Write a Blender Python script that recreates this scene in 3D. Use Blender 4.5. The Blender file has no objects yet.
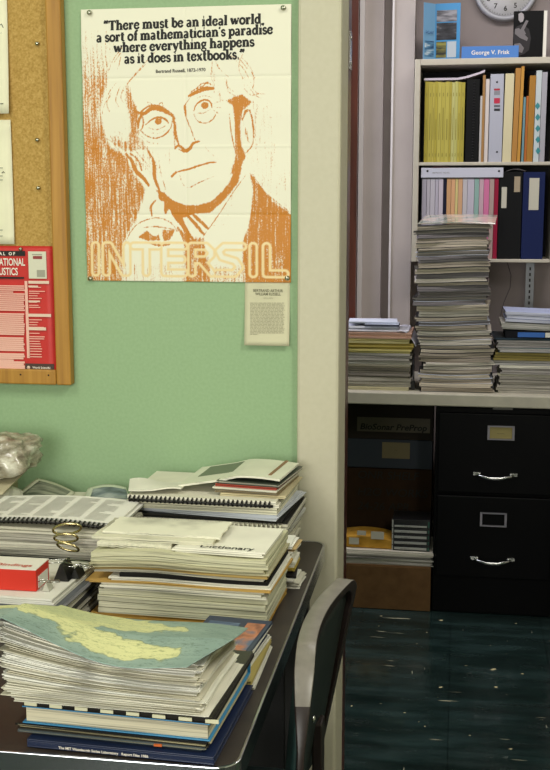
import bpy, math, random
import numpy as np
from mathutils import Vector, noise as mnoise
random.seed(7)
S = bpy.context.scene
COL = S.collection
R = math.radians

# ------------------------------------------------------------------ camera
CAM_Z = 1.42
cam = bpy.data.cameras.new('camera'); camo = bpy.data.objects.new('camera', cam); COL.objects.link(camo)
camo.location = (0, 0, CAM_Z); camo.rotation_euler = (R(90-9), 0, R(9))
cam.sensor_fit = 'VERTICAL'; cam.sensor_height = 36.0; cam.lens = 1150/770*36.0
cam.clip_start = 0.05
S.camera = camo

# ------------------------------------------------------------------ world, lights, exposure
w = bpy.data.worlds.new('world'); S.world = w; w.use_nodes = True
w.node_tree.nodes['Background'].inputs[0].default_value = (0.6, 0.62, 0.7, 1)
w.node_tree.nodes['Background'].inputs[1].default_value = 0.02
S.view_settings.view_transform = 'Standard'; S.view_settings.look = 'None'
S.view_settings.gamma = 1.0; S.view_settings.use_curve_mapping = False
S.view_settings.exposure = 0.12

def area(name, loc, target, sx, sy, power, color):
    l = bpy.data.lights.new(name, 'AREA'); l.shape = 'RECTANGLE'; l.size = sx; l.size_y = sy
    l.energy = power; l.color = color
    o = bpy.data.objects.new(name, l); COL.objects.link(o); o.location = loc
    o.rotation_euler = (Vector(target)-Vector(loc)).to_track_quat('-Z', 'Y').to_euler()
    return o
# office: ceiling tubes and an added soft fill behind the viewer
area('ceiling_light_office', (-1.25, 0.75, 2.62), (-1.0, 1.2, 0), 0.3, 1.2, 16, (1.0, 0.98, 0.87))
area('ceiling_light_door', (0.75, 0.9, 2.62), (0.2, 1.6, 0), 0.3, 0.9, 27, (1.0, 0.98, 0.87))
area('fill_light_office', (-0.75, -1.35, 1.55), (-0.55, 2.2, 1.05), 1.3, 1.1, 54, (1.0, 0.98, 0.92))
# back room: ceiling tube and a cool window at its left side
area('ceiling_light_back_room', (0.15, 3.5, 2.62), (0.15, 3.9, 0.5), 1.2, 0.25, 17, (1.0, 0.95, 0.92))
area('window_light_back_room', (-1.3, 3.85, 1.9), (0.15, 4.2, 1.1), 0.9, 1.0, 17, (0.84, 0.84, 1.0))

# ------------------------------------------------------------------ layout helper: point seen at a pixel on the plane y=Y
_T = R(9); _F = 1150.
_f = (-math.sin(_T)*math.cos(_T), math.cos(_T)*math.cos(_T), -math.sin(_T))
_r = (math.cos(_T), math.sin(_T), 0)
_u = (-math.sin(_T)*math.sin(_T), math.cos(_T)*math.sin(_T), math.cos(_T))
def at(px, py, Y):
    a = (px-275)/_F; b = (385-py)/_F
    d = [_f[i]+a*_r[i]+b*_u[i] for i in range(3)]
    k = Y/d[1]
    return Vector((d[0]*k, Y, CAM_Z+d[2]*k))

# ------------------------------------------------------------------ materials
def srgb(c):
    if isinstance(c, str):
        c = [int(c[i:i+2], 16)/255 for i in (0, 2, 4)]
    return tuple((x/12.92 if x <= .04045 else ((x+.055)/1.055)**2.4) for x in c)+(1.0,)
_mc = {}
def mat(name, c, rough=.6, spec=.4, metal=0, alpha=1, trans=0):
    if name in _mc: return _mc[name]
    m = bpy.data.materials.new(name); m.use_nodes = True
    p = m.node_tree.nodes['Principled BSDF']
    p.inputs['Base Color'].default_value = srgb(c); p.inputs['Roughness'].default_value = rough
    p.inputs['Specular IOR Level'].default_value = spec; p.inputs['Metallic'].default_value = metal
    p.inputs['Alpha'].default_value = alpha; p.inputs['Transmission Weight'].default_value = trans
    _mc[name] = m
    return m
def N(m, t, **k):
    n = m.node_tree.nodes.new(t)
    for a, b in k.items(): setattr(n, a, b)
    return n
def lk(m, a, b): m.node_tree.links.new(a, b)
def coords(m, scale=(1, 1, 1), kind='Object'):
    t = N(m, 'ShaderNodeTexCoord'); mp = N(m, 'ShaderNodeMapping'); mp.inputs['Scale'].default_value = scale
    lk(m, t.outputs[kind], mp.inputs[0]); return mp.outputs[0]
def noise(m, scale=(1, 1, 1), s=1, detail=3, rough=.5):
    n = N(m, 'ShaderNodeTexNoise'); n.inputs['Scale'].default_value = s; n.inputs['Detail'].default_value = detail
    n.inputs['Roughness'].default_value = rough
    lk(m, coords(m, scale), n.inputs['Vector']); return n.outputs['Fac']
def ramp(m, fac, stops):
    r = N(m, 'ShaderNodeValToRGB'); e = r.color_ramp.elements
    while len(e) < len(stops): e.new(.5)
    for i, (p, c) in enumerate(stops): e[i].position = p; e[i].color = srgb(c)
    lk(m, fac, r.inputs[0]); return r.outputs[0]
def P(m): return m.node_tree.nodes['Principled BSDF']
def noisy(name, stops, scale=(1, 1, 1), s=1, detail=3, rough=.6, spec=.4, metal=0, bump=0, bdist=.001):
    if name in _mc: return _mc[name]
    m = mat(name, 'ffffff', rough, spec, metal)
    f = noise(m, scale, s, detail); lk(m, ramp(m, f, stops), P(m).inputs['Base Color'])
    if bump:
        b = N(m, 'ShaderNodeBump'); b.inputs['Strength'].default_value = bump; b.inputs['Distance'].default_value = bdist
        lk(m, f, b.inputs['Height']); lk(m, b.outputs[0], P(m).inputs['Normal'])
    return m
def edge(c, dark=.72, zs=520, name=None):
    """page edges: thin horizontal leaf lines"""
    nm = name or 'page_edges_'+c
    if nm in _mc: return _mc[nm]
    rgb = [int(c[i:i+2], 16)/255 for i in (0, 2, 4)]
    return noisy(nm, [(.32, [x*dark*.8 for x in rgb]), (.5, rgb), (.7, [min(1, x*1.06) for x in rgb])], (6, 6, zs), 1, 4, .8, .2)
def sheet(c, rough=.65, spec=.3):
    nm = 'sheet_'+c
    if nm in _mc: return _mc[nm]
    rgb = [int(c[i:i+2], 16)/255 for i in (0, 2, 4)]
    return noisy(nm, [(.3, [x*.94 for x in rgb]), (.7, rgb)], (1, 1, 1), 14, 2, rough, spec)
ink = mat('black_ink', '14120f', .6)
green_wall = noisy('green_wall_paint', [(.35, '8fab83'), (.65, '94b088')], s=160, detail=3, rough=.62, spec=.25, bump=.12)
cream_paint = noisy('cream_jamb_paint', [(.3, 'bdb8a1'), (.7, 'c1bca6')], s=90, rough=.5, spec=.3, bump=.1)
back_paint = noisy('shaded_back_wall_paint', [(.3, '8b8180'), (.7, '968b89')], s=6, detail=6, rough=.8, spec=.2)  # far wall darker than the piers, shade put into its colour
trim_paint = mat('pale_trim_paint', 'd0cac8', .5)
white_ceiling = mat('ceiling_white', 'd8d8d0', .9)
varnish = noisy('varnished_red_brown_wood', [(.3, '3a1c16'), (.7, '5c2e22')], (30, 30, 2), 1, rough=.28, spec=.6)
oak = noisy('oak_frame_wood', [(.25, '8a5f26'), (.5, 'a8792f'), (.75, 'bb8c3e')], (60, 60, 3), 1, 4, .45, .4)
chrome = mat('brushed_metal', 'c9c9c6', .25, .5, 1)
pin_m = mat('pin_steel', 'b9b8a8', .25, .5, 1)

# ------------------------------------------------------------------ mesh helpers
class MB:
    def __init__(s): s.v = []; s.f = []; s.m = []; s.sm = []
    def add(s, vs, fs, mi=0, smooth=False):
        b = len(s.v); s.v += [tuple(v) for v in vs]
        s.f += [tuple(i+b for i in f) for f in fs]
        s.m += (mi if isinstance(mi, list) else [mi]*len(fs)); s.sm += (smooth if isinstance(smooth, list) else [smooth]*len(fs))
    def box(s, x0, x1, y0, y1, z0, z1, mi=0, rot=0, piv=None):
        vs = [(x, y, z) for z in (z0, z1) for y in (y0, y1) for x in (x0, x1)]
        if rot:
            px, py = piv or ((x0+x1)/2, (y0+y1)/2); c, q = math.cos(rot), math.sin(rot)
            vs = [(px+(x-px)*c-(y-py)*q, py+(x-px)*q+(y-py)*c, z) for x, y, z in vs]
        s.add(vs, [(0, 2, 3, 1), (4, 5, 7, 6), (0, 1, 5, 4), (2, 6, 7, 3), (0, 4, 6, 2), (1, 3, 7, 5)], mi)
    def tube(s, pts, r, n=8, mi=0, closed=False, rx=None):
        pts = [Vector(p) for p in pts]; k = len(pts); vs = []; fs = []
        for i, p in enumerate(pts):
            a = pts[(i-1) % k] if (i or closed) else p; b = pts[(i+1) % k] if (i < k-1 or closed) else p
            t = (b-a).normalized(); up = Vector((0, 0, 1)) if abs(t.z) < .9 else Vector((1, 0, 0))
            u_ = t.cross(up).normalized(); v_ = u_.cross(t)
            rr = r[i] if isinstance(r, (list, tuple)) else r
            for j in range(n):
                a_ = 2*math.pi*j/n; vs.append(p+u_*math.cos(a_)*rr*(rx or 1)+v_*math.sin(a_)*rr)
        m = k if closed else k-1
        for i in range(m):
            for j in range(n):
                fs.append((i*n+j, i*n+(j+1) % n, ((i+1) % k)*n+(j+1) % n, ((i+1) % k)*n+j))
        if not closed: fs.append(tuple(range(n-1, -1, -1))); fs.append(tuple((k-1)*n+j for j in range(n)))
        s.add(vs, fs, mi, True)
    def lathe(s, c, axis, prof, n=16, mi=0):
        """prof: list of (distance along axis, radius)"""
        ax = Vector(axis).normalized(); up = Vector((0, 0, 1)) if abs(ax.z) < .9 else Vector((1, 0, 0))
        u_ = ax.cross(up).normalized(); v_ = ax.cross(u_); c = Vector(c); vs = []; fs = []
        for t, r in prof:
            for j in range(n):
                a = 2*math.pi*j/n; vs.append(c+ax*t+u_*r*math.cos(a)+v_*r*math.sin(a))
        for i in range(len(prof)-1):
            for j in range(n): fs.append((i*n+j, (i+1)*n+j, (i+1)*n+(j+1) % n, i*n+(j+1) % n))
        fs.append(tuple(range(n))); fs.append(tuple((len(prof)-1)*n+j for j in range(n-1, -1, -1)))
        s.add(vs, fs, mi, True)
    def prism(s, poly, y0, y1, mi=0):
        """polygon in x,z extruded in y"""
        n = len(poly); vs = [(x, y0, z) for x, z in poly]+[(x, y1, z) for x, z in poly]
        s.add(vs, [tuple(range(n)), tuple(range(2*n-1, n-1, -1))]+[(i, i+n, (i+1) % n+n, (i+1) % n) for i in range(n)], mi)
    def build(s, name, mats, parent=None, bevel=0, origin=None, fixn=True):
        me = bpy.data.meshes.new(name)
        po = parent_world(parent) if parent else Vector((0, 0, 0))
        if origin is None:
            if parent: origin = po
            else:
                a = np.array(s.v); origin = Vector(((a[:, 0].min()+a[:, 0].max())/2, (a[:, 1].min()+a[:, 1].max())/2, a[:, 2].min()))
        ox, oy, oz = origin
        me.from_pydata([(x-ox, y-oy, z-oz) for x, y, z in s.v], [], s.f)
        for m in (mats if isinstance(mats, (list, tuple)) else [mats]): me.materials.append(m)
        me.polygons.foreach_set('material_index', s.m); me.polygons.foreach_set('use_smooth', s.sm)
        if fixn:
            import bmesh
            bm = bmesh.new(); bm.from_mesh(me); bmesh.ops.recalc_face_normals(bm, faces=bm.faces); bm.to_mesh(me); bm.free()
        me.update()
        o = bpy.data.objects.new(name, me); COL.objects.link(o)
        o.location = Vector(origin)-po if parent else origin
        if parent: o.parent = parent
        if bevel:
            b = o.modifiers.new('bevel', 'BEVEL'); b.width = bevel; b.segments = 2; b.limit_method = 'ANGLE'
        return o
def parent_world(p):
    v = Vector((0, 0, 0))
    while p: v += p.location; p = p.parent
    return v
def tag(o, label, cat=None, group=None, kind=None):
    if label: o['label'] = label
    if cat: o['category'] = cat
    if group: o['group'] = group
    if kind: o['kind'] = kind
    return o
def struct(o): o['kind'] = 'structure'; return o
def thing(name, loc, label, cat, group=None):
    o = bpy.data.objects.new(name, None); o.empty_display_size = .05; COL.objects.link(o); o.location = loc
    return tag(o, label, cat, group)
def box(name, x0, x1, y0, y1, z0, z1, m, parent=None, bevel=0, rot=0):
    b = MB(); b.box(x0, x1, y0, y1, z0, z1, 0, rot); return b.build(name, m, parent, bevel)
def copy_tree(o, parent=None):
    c = o.copy(); COL.objects.link(c)
    if parent: c.parent = parent
    for ch in list(o.children): copy_tree(ch, c)
    return c
def lettering(name, s, size, loc, m, parent, bold=0, align='LEFT', sx=1, rot=(90, 0, 0), shear=0, space=1):
    cu = bpy.data.curves.new('txt', 'FONT'); cu.body = s; cu.size = size; cu.offset = bold; cu.align_x = align; cu.shear = shear
    cu.space_character = space; cu.resolution_u = 3
    t = bpy.data.objects.new('txt', cu); COL.objects.link(t); bpy.context.view_layer.update()
    me = bpy.data.meshes.new_from_object(t.evaluated_get(bpy.context.evaluated_depsgraph_get()))
    bpy.data.objects.remove(t)
    me.materials.clear(); me.materials.append(m); me.name = name
    o = bpy.data.objects.new(name, me); COL.objects.link(o); o.parent = parent
    o.location = Vector(loc)-parent_world(parent); o.rotation_euler = [R(a) for a in rot]; o.scale = (sx, 1, 1)
    return o

# ------------------------------------------------------------------ structure
WY = 2.24                                    # office back wall
struct(box('wall_back', -2.2, -.308, WY, WY+.25, 0, 2.7, green_wall))
struct(box('wall_lintel', -.308, .62, WY, WY+.25, 2.12, 2.7, green_wall))
struct(box('wall_right', .62, 1.6, WY, WY+.25, 0, 2.7, green_wall))
struct(box('wall_left', -2.25, -2.2, -1.5, 4.85, 0, 2.7, green_wall))
struct(box('wall_east', 1.6, 1.65, -1.5, 4.85, 0, 2.7, cream_paint))
struct(box('wall_behind', -2.2, 1.6, -1.55, -1.5, 0, 2.7, cream_paint))
BY = 4.58
struct(box('wall_far', -2.2, 1.6, BY, BY+.1, 0, 2.7, back_paint))
struct(box('ceiling', -2.25, 1.65, -1.55, 4.85, 2.7, 2.75, white_ceiling))
# floor
fm = mat('dark_green_vinyl_tiles', '16281f', .3, .5)
def floor_nodes(m):
    n1 = noise(m, (1.2, 5, 1), 2.2, 6, .62)
    base = ramp(m, n1, [(.3, '121b19'), (.5, '1c2a28'), (.66, '2d3e3d'), (.8, '455453')])  # paler blue-grey stops put floor sheen into the colour
    # tile joints
    br = N(m, 'ShaderNodeTexBrick'); br.offset = 0; br.inputs['Scale'].default_value = 1
    br.inputs['Brick Width'].default_value = .305; br.inputs['Row Height'].default_value = .305
    br.inputs['Mortar Size'].default_value = .0012; br.inputs['Color1'].default_value = (1, 1, 1, 1)
    br.inputs['Color2'].default_value = (.82, .86, .84, 1); br.inputs['Mortar'].default_value = (.3, .3, .3, 1)
    lk(m, coords(m), br.inputs['Vector'])
    mx = N(m, 'ShaderNodeMixRGB'); mx.blend_type = 'MULTIPLY'; mx.inputs[0].default_value = 1
    lk(m, base, mx.inputs[1]); lk(m, br.outputs[0], mx.inputs[2])
    # pale scuffs along and across
    cur = mx.outputs[0]
    for sc, th, col in (((5, 60, 1), .725, 'b0a98c'), ((60, 6, 1), .745, '9c9b86'), ((24, 30, 1), .725, 'c9bb90')):
        s_ = noise(m, sc, 1, 2, .5); rr = ramp(m, s_, [(th, '000000'), (th+.025, 'ffffff')])
        m2 = N(m, 'ShaderNodeMixRGB'); lk(m, rr, m2.inputs[0]); lk(m, cur, m2.inputs[1]); m2.inputs[2].default_value = srgb(col)
        cur = m2.outputs[0]
    lk(m, cur, P(m).inputs['Base Color'])
    n2 = noise(m, (2, 6, 1), 3, 5, .6); r2 = ramp(m, n2, [(.3, [.16]*3), (.7, [.62]*3)])
    lk(m, r2, P(m).inputs['Roughness'])
floor_nodes(fm)
struct(box('floor', -2.25, 1.65, -1.55, 4.85, -.05, 0, fm))
# door jamb (cream, rounded) and varnished stop behind it
b = MB(); b.box(-.308, -.225, WY-.02, 2.36, 0, 2.12); struct(b.build('trim_1', cream_paint, bevel=.006))
b = MB(); b.box(-.308, -.2255, 2.362, 2.425, 0, 2.12); struct(b.build('trim_2', varnish, bevel=.002))
b = MB(); b.box(.6, .7, WY-.02, 2.5, 0, 2.12); struct(b.build('trim_3', cream_paint, bevel=.004))
# strike plate on the varnished jamb
b = MB(); z0 = at(350, 70, 2.395).z; z1 = at(350, 32, 2.395).z
b.box(-.2253, -.2235, 2.375, 2.415, z0, z1); b.lathe((-.2235, 2.395, z0+.012), (1, 0, 0), [(0, .004), (.001, .004)], 10)
b.lathe((-.2235, 2.395, z1-.012), (1, 0, 0), [(0, .004), (.001, .004)], 10)
tag(b.build('strike_plate', chrome), 'bright metal strike plate screwed high on the varnished door jamb', 'strike plate')
# back room: pipe chase, projecting pier and dark window post left of the shelf
xa = lambda px, Y: at(px, 250, Y).x
b = MB(); b.box(xa(358, 4.5), xa(381, 4.5), 4.5, BY, 0, 2.7); struct(b.build('wall_pier', noisy('pier_paint', [(.3, 'aca29c'), (.7, 'b3a9a3')], s=8, rough=.8)))
b = MB(); b.box(xa(381, 4.53)+.0005, xa(391, 4.53), 4.53, BY, 0, 2.7); struct(b.build('wall_recess', noisy('recess_shade_paint', [(.3, '8f8580'), (.7, '99908a')], s=8)))  # shade of the recess put into a darker paint tone
b = MB(); b.box(xa(391, 4.42), xa(411, 4.42), 4.42, BY, 0, 2.7); struct(b.build('wall_chase', noisy('pier_paint', [], s=8)))
b = MB(); b.box(xa(357.5, 4.48), xa(362, 4.48), 4.48, 4.5, 0, 2.7); struct(b.build('trim_4', trim_paint))
b = MB(); b.box(xa(389, 4.42), xa(391, 4.42), 4.415, 4.43, 0, 2.7); struct(b.build('trim_5', trim_paint))
b = MB(); b.box(xa(340, 4.46), xa(356.5, 4.46), 4.44, 4.5, .7, 2.7); struct(b.build('trim_6', varnish))

# ------------------------------------------------------------------ cork board
cork = noisy('cork', [(.25, '9a7a40'), (.45, 'ad8c4c'), (.6, 'b99858'), (.8, 'c6a768')], s=260, detail=4, rough=.9, spec=.15, bump=.3)
CX1 = at(70, 200, WY).x; CZ0 = at(70, 385, WY-.02).z
board = thing('cork_board', (-1.2, WY, CZ0), 'cork notice board in an oak frame hung at the left of the green wall', 'notice board')
board.location = (-1.2, WY-.01, CZ0)
fw = .031
box('cork_panel', -1.75, CX1-fw+.002, WY-.012, WY-.001, CZ0+fw-.002, 2.3, cork, board)
b = MB(); b.box(CX1-fw, CX1, WY-.026, WY-.001, CZ0, 2.3)
b.build('frame_rail', oak, board, .003)
b = MB(); b.box(-1.78, CX1-fw-.0005, WY-.026, WY-.001, CZ0, CZ0+fw)
b.build('frame_rail', oak, board, .003)
b = MB()
for q in range(2):
    x = at((20, 48)[q], 380, WY-.03).x
    b.lathe((x, WY-.0262, CZ0+.02), (0, -1, 0), [(0, .0018), (.0004, .0018)], 8)
tag(b.build('nail_hole', ink, board), 'small dark nail holes in the lower rail')
PY = WY-.012
def pin(px, py, Y, label, r=.0042, parent=None):
    p = at(px, py, Y); b = MB()
    b.lathe((p.x, Y, p.z), (0, -1, 0), [(0, r*.5), (.002, r*.55), (.003, r), (.006, r*.95), (.0078, r*.55), (.0083, .0002)], 16)
    o = b.build('push_pin', pin_m, origin=(p.x, Y, p.z)); tag(o, label, 'pin', 'silver pins on the wall and board'); return o
def flatsheet(name, x0, x1, z0, z1, Y, m, curl=.0, th=.0004, nx=10, nz=14, fn=None, parent=None, mi2=None):
    """a hanging sheet facing -y; fn(u,v)-> extra distance towards the viewer"""
    b = MB(); vs = []; fs = []
    for k in (0, 1):
        for j in range(nz+1):
            for i in range(nx+1):
                u_, v_ = i/nx, j/nz
                off = (fn(u_, v_) if fn else 0)+curl*max(0, (u_-.6))**2*4
                vs.append((x0+(x1-x0)*u_, Y-off-(0 if k else th), z0+(z1-z0)*v_))
    w_ = nx+1; h_ = (nx+1)*(nz+1)
    for j in range(nz):
        for i in range(nx):
            a = j*w_+i; fs.append((a, a+1, a+w_+1, a+w_)); fs.append((h_+a, h_+a+w_, h_+a+w_+1, h_+a+1))
    rim = [i for i in range(w_)]+[j*w_+nx for j in range(1, nz+1)]+[nz*w_+i for i in range(nx-1, -1, -1)]+[j*w_ for j in range(nz-1, 0, -1)]
    for a, c in zip(rim, rim[1:]+rim[:1]): fs.append((a, h_+a, h_+c, c))
    b.add(vs, fs, 0, True)
    return b.build(name, m, parent, fixn=False)
cream_sheet = sheet('e9e6c8')
n1 = thing('pinned_notice', at(-15, 112, PY), 'cream notice at the top left of the cork board', 'notice')
flatsheet('paper', at(-60, 60, PY).x, at(9.5, 60, PY).x, at(5, 114, PY).z, at(5, -60, PY).z, PY-.001, cream_sheet, parent=n1, fn=lambda u, v: .012*(1-v)**2*u)
n2 = thing('pinned_notice', at(-15, 243, PY), 'cream notice on the cork board just above the red flyer', 'notice')
flatsheet('paper', at(-60, 150, PY).x, at(12.5, 150, PY).x, at(5, 244, PY).z, at(5, 120, PY).z, PY-.001, cream_sheet, parent=n2, fn=lambda u, v: .006*(1-v)**2*u+.004*v*u)
b = MB()
Yn = PY-.0035
for px, py, s_ in ((2, 26, 3), (4, 40, 3), (2, 34, 2)):
    p = at(px, py, Yn); b.tube([(p.x-.006, Yn, p.z), (p.x-.001, Yn, p.z+.004*s_/3), (p.x+.003, Yn, p.z-.004)], .0011, 6)
p = at(4, 104, Yn); b.box(p.x-.004, p.x+.002, Yn-.0095, Yn-.009, p.z-.001, p.z+.0006)
b.build('drawn_mark', mat('grey_ink', '4a4a3c', .7), n1)
b = MB()
for py in (168, 176, 180, 230, 236):
    p = at(3, py, Yn); b.box(p.x-.006, p.x+.0015, Yn-.0055, Yn-.005, p.z-.0006, p.z+.0006)
p = at(4, 173, Yn); b.tube([(p.x-.003, Yn-.003, p.z), (p.x, Yn-.003, p.z+.003), (p.x+.002, Yn-.003, p.z)], .0007, 6)
b.build('drawn_mark', mat('grey_ink', '4a4a3c', .7), n2)
for px, py, l in ((38, 44, 'silver pin in the bare cork, highest of the column'), (38, 140, 'silver pin in the bare cork level with the middle of the board'), (39, 188, 'dark steel pin in the bare cork, lowest above the red flyer')):
    pin(px, py, PY, l)
pin(21.5, 249, PY-.004, 'pin holding the top of the red flyer on the cork board', .004)
# red flyer
red = noisy('red_flyer_paper', [(.3, 'b8201c'), (.7, 'c42a22')], s=20, rough=.45, spec=.4)
FY = PY-.002
fly = thing('red_flyer', at(20, 370, FY), 'red printed journal flyer pinned low on the cork board', 'flyer')
fx1 = at(57.5, 300, FY).x; fz0 = at(30, 373, FY).z; fz1 = at(30, 246, FY).z
foldz = (at(30, 311, FY).z-fz0)/(fz1-fz0)
ffn = lambda u, v: .003*abs(v-foldz)**1*1.2+.0015
flatsheet('paper', at(-50, 300, FY).x, fx1, fz0, fz1, FY, red, parent=fly, fn=ffn, nz=20)
wht = mat('white_print', 'e6ddd0', .6); blk = mat('black_print', '120c0a', .6); grey_print = mat('grey_print', '6c675c', .6)
TY = FY-.0052
def pt(px, py, Y=TY): return at(px, py, Y)
def bar(b, x0, x1, y0, y1, Y=TY, mi=0, th=.0003):
    a = at(x0, y1, Y); c = at(x1, y0, Y); b.box(a.x, c.x, Y-th, Y, a.z, c.z, mi)
b = MB(); bar(b, -40, 25, 251, 255.5); b.build('black_band', blk, fly)
lettering('lettering', 'NAL OF', .0085, pt(-5, 255, TY-.0006), wht, fly, .0003, space=1.6)
lettering('lettering', 'PUTATIONAL', .0205, pt(25, 265.6), wht, fly, .0004, 'RIGHT', sx=.62)
lettering('lettering', 'COUSTICS', .0205, pt(18, 275), wht, fly, .0004, 'RIGHT', sx=.62)
b = MB(); bar(b, -40, 24, 277, 278.2); b.build('rule', blk, fly)
rr = random.Random(3)
b = MB()
y = 285.5
while y < 372:
    if not (310 < y < 312.5 or 333.5 < y < 336 or 351 < y < 352.5):
        bar(b, -40, 25-rr.random()*1.5 if rr.random() > .12 else 25-rr.random()*14, y, y+.42)
    y += 2.0
tag(b.build('body_text', mat('pink_print', 'e8b4a4', .6), fly), 'block of small pale print on the left')
b = MB(); bar(b, 27.2, 27.35, 281, 358)
for y0_ in (287, 291, 293, 295.5, 298, 302, 305, 307, 319.5, 322, 324.5, 327, 333, 336.5, 338.5, 341, 343.5, 346, 348.5, 351, 354, 356.5):
    bar(b, 29, 29+8+rr.random()*8, y0_, y0_+.55)
b.build('column_text', mat('pink_print', 'e8b4a4', .6), fly)
for (y0_, x1_, h_) in ((281, 49, 2.6), (314, 51, 2.6), (327.5, 46, 2.6), (285.6, 38, 1.5), (300.6, 40, 1.4)):
    b = MB(); bar(b, 28.5, x1_, y0_, y0_+h_, TY-.0004); b.build('heading_box', mat('pale_print', 'ddc3b0', .6), fly)
b = MB(); bar(b, 29, 46, 251.5, 278.5, TY, 0); bar(b, 33, 42, 256, 259, TY-.0004, 1); bar(b, 37, 45, 270, 277, TY-.0004, 2); bar(b, 32, 42, 254, 255, TY-.0004, 2)
b.build('cover_picture', [mat('cover_white', 'cfcdb8', .5), mat('maroon_print', '8c3a3a', .6), mat('pale_grey_print', '9a9888', .6)], fly)
b = MB(); bar(b, 25.5, 54, 364, 371.5); b.build('publisher_band', mat('dark_grey_band', '45322c', .6), fly)
lettering('lettering', 'World Scientific', .0062, pt(32.5, 368.5, TY-.0006), wht, fly, .0001, sx=.95)
b = MB(); p = pt(28.5, 367.5, TY-.0006); b.lathe((p.x, p.y, p.z), (0, -1, 0), [(0, .0036), (.0003, .0036)], 12); bar(b, 29, 54, 370, 370.6, TY-.0006)
b.build('emblem', mat('pale_print', 'ddc3b0'), fly)

# ------------------------------------------------------------------ poster
XL = at(88, 280, WY).x; XR = at(291, 280, WY).x
ZT = at(187, 7, WY).z; ZB = at(187, 281.5, WY).z
PX0, PX1, PYT, PYB = 84.5, 291., 7., 281.5
PW = XR-XL; PH = ZT-ZB
def folds(u, v):
    """u 0..1 left-right, v 0..1 bottom-top: creased where it was once folded in eight"""
    d = .0022
    fv = v*4; tri = abs((fv % 1)-.5)*2
    fu = (u*2) % 1; tu = abs(fu-.5)*2
    cr_ = min(abs(v-k_/4) for k_ in (1, 2, 3)); cu_ = abs(u-.5)
    return .0022+.0009*math.exp(-(cr_/.0045)**2)*(1 if abs(v-.5) < .1 else -1)-.0007*math.exp(-(cu_/.006)**2)+d*(1-tri)+.0008*(1-tu)+.0015*math.sin(u*7+v*3)*v*(1-v)
poster = thing('portrait_poster', (XL, WY, ZB), 'large creased poster with an orange portrait of an old man and a black quotation', 'poster')
GX, GZ = 270, 356
gx = np.linspace(PX0, PX1, GX+1); gy = np.linspace(PYT, PYB, GZ+1)
X_, Y_ = np.meshgrid(gx, gy)
UU0 = (X_-PX0)/(PX1-PX0)
lft = lambda y: 82.3+6.3*(y-8)/273
X_ = lft(Y_)+UU0*(291-lft(Y_))
D_ = np.zeros_like(X_)
def inside(poly):
    c = np.zeros(X_.shape, bool); n = len(poly)
    for i in range(n):
        x1, y1 = poly[i]; x2, y2 = poly[(i+1) % n]
        if y1 == y2: continue
        k = ((Y_ < y1) != (Y_ < y2)) & (X_ < (x2-x1)*(Y_-y1)/(y2-y1)+x1); c ^= k
    return c
def fill(poly, d, soft=1.2):
    global D_
    c = inside(poly); dist = np.full(X_.shape, 1e9)
    for i in range(len(poly)): dist = np.minimum(dist, segd(poly[i], poly[(i+1) % len(poly)]))
    a = np.clip(.5+np.where(c, dist, -dist)/(2*soft), 0, 1)
    D_ = D_*(1-a)+d*a
def segd(p, q):
    px, py = p; qx, qy = q; dx, dy = qx-px, qy-py; L = dx*dx+dy*dy+1e-9
    t = np.clip(((X_-px)*dx+(Y_-py)*dy)/L, 0, 1)
    return np.hypot(X_-px-t*dx, Y_-py-t*dy)
def smooth(pts, n=5):
    if len(pts) < 3: return pts
    o = []
    for i in range(len(pts)-1):
        p0 = pts[max(i-1, 0)]; p1 = pts[i]; p2 = pts[i+1]; p3 = pts[min(i+2, len(pts)-1)]
        for k in range(n):
            t = k/n
            o.append(tuple(.5*(2*p1[a]+(p2[a]-p0[a])*t+(2*p0[a]-5*p1[a]+4*p2[a]-p3[a])*t*t+(3*p1[a]-p0[a]-3*p2[a]+p3[a])*t**3) for a in (0, 1)))
    return o+[pts[-1]]
def stroke(pts, wd, d=.95, taper=True):
    global D_
    pts = smooth(pts); n = len(pts)
    for i in range(n-1):
        t = (i+.5)/n; ww = wd*(.45+.55*math.sin(math.pi*t)) if taper else wd
        a = np.clip(.5+(ww/2-segd(pts[i], pts[i+1]))/.8, 0, 1)*d
        D_ = np.maximum(D_, a)
# background tone at the left, fading out to the top
LB = [(76, 26), (108, 26), (116, 40), (112, 62), (110, 80), (106, 92), (103, 108), (105, 122), (109, 136), (113, 145), (124, 149), (129, 154), (135, 168), (145, 182), (149, 188),
      (143, 203), (140, 216), (131, 231), (125, 246), (126, 285), (76, 285)]
fill(LB, .66, 2)
fade = np.clip((Y_-22)/95, 0, 1); D_ *= .28+.72*fade
# right background streaks and coat
fill([(252, 100), (270, 104), (274, 150), (291, 180), (291, 214), (275, 200), (262, 186), (251, 170), (247, 152), (255, 140)], .2, 5)
fill([(251, 170), (262, 185), (275, 200), (292, 213), (292, 284), (245, 284), (244, 240), (249, 226), (253, 204), (254, 188)], .8, .8)
# bottom tone
fill([(186, 236), (206, 236), (209, 255), (216, 284), (184, 284)], .72, 2)
fill([(212, 266), (246, 262), (246, 284), (212, 284)], .45, 4)
fill([(126, 262), (186, 262), (186, 284), (126, 284)], .28, 4)
# temple, cheek and sideburn shading
fill([(127, 80), (131, 84), (135, 95), (139, 104), (142, 113), (140, 124), (142, 134), (150, 144), (152, 149), (126, 149), (117, 141), (114, 133), (121, 137), (128, 138), (132, 128), (131, 112), (127, 98)], .62, 2)
fill([(228, 99), (236, 95), (243, 93), (254, 101), (248, 106), (244, 110), (242, 124), (243, 144), (247, 154), (242, 168), (232, 172), (237, 154), (236, 123), (235, 106)], .85, 1.2)
fill([(213, 68), (217, 72), (220, 88), (226, 99), (222, 101), (216, 90)], .4, 2)
fill([(128, 150), (150, 148), (160, 158), (164, 176), (154, 176), (146, 168), (136, 164)], .33, 3)
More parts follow.
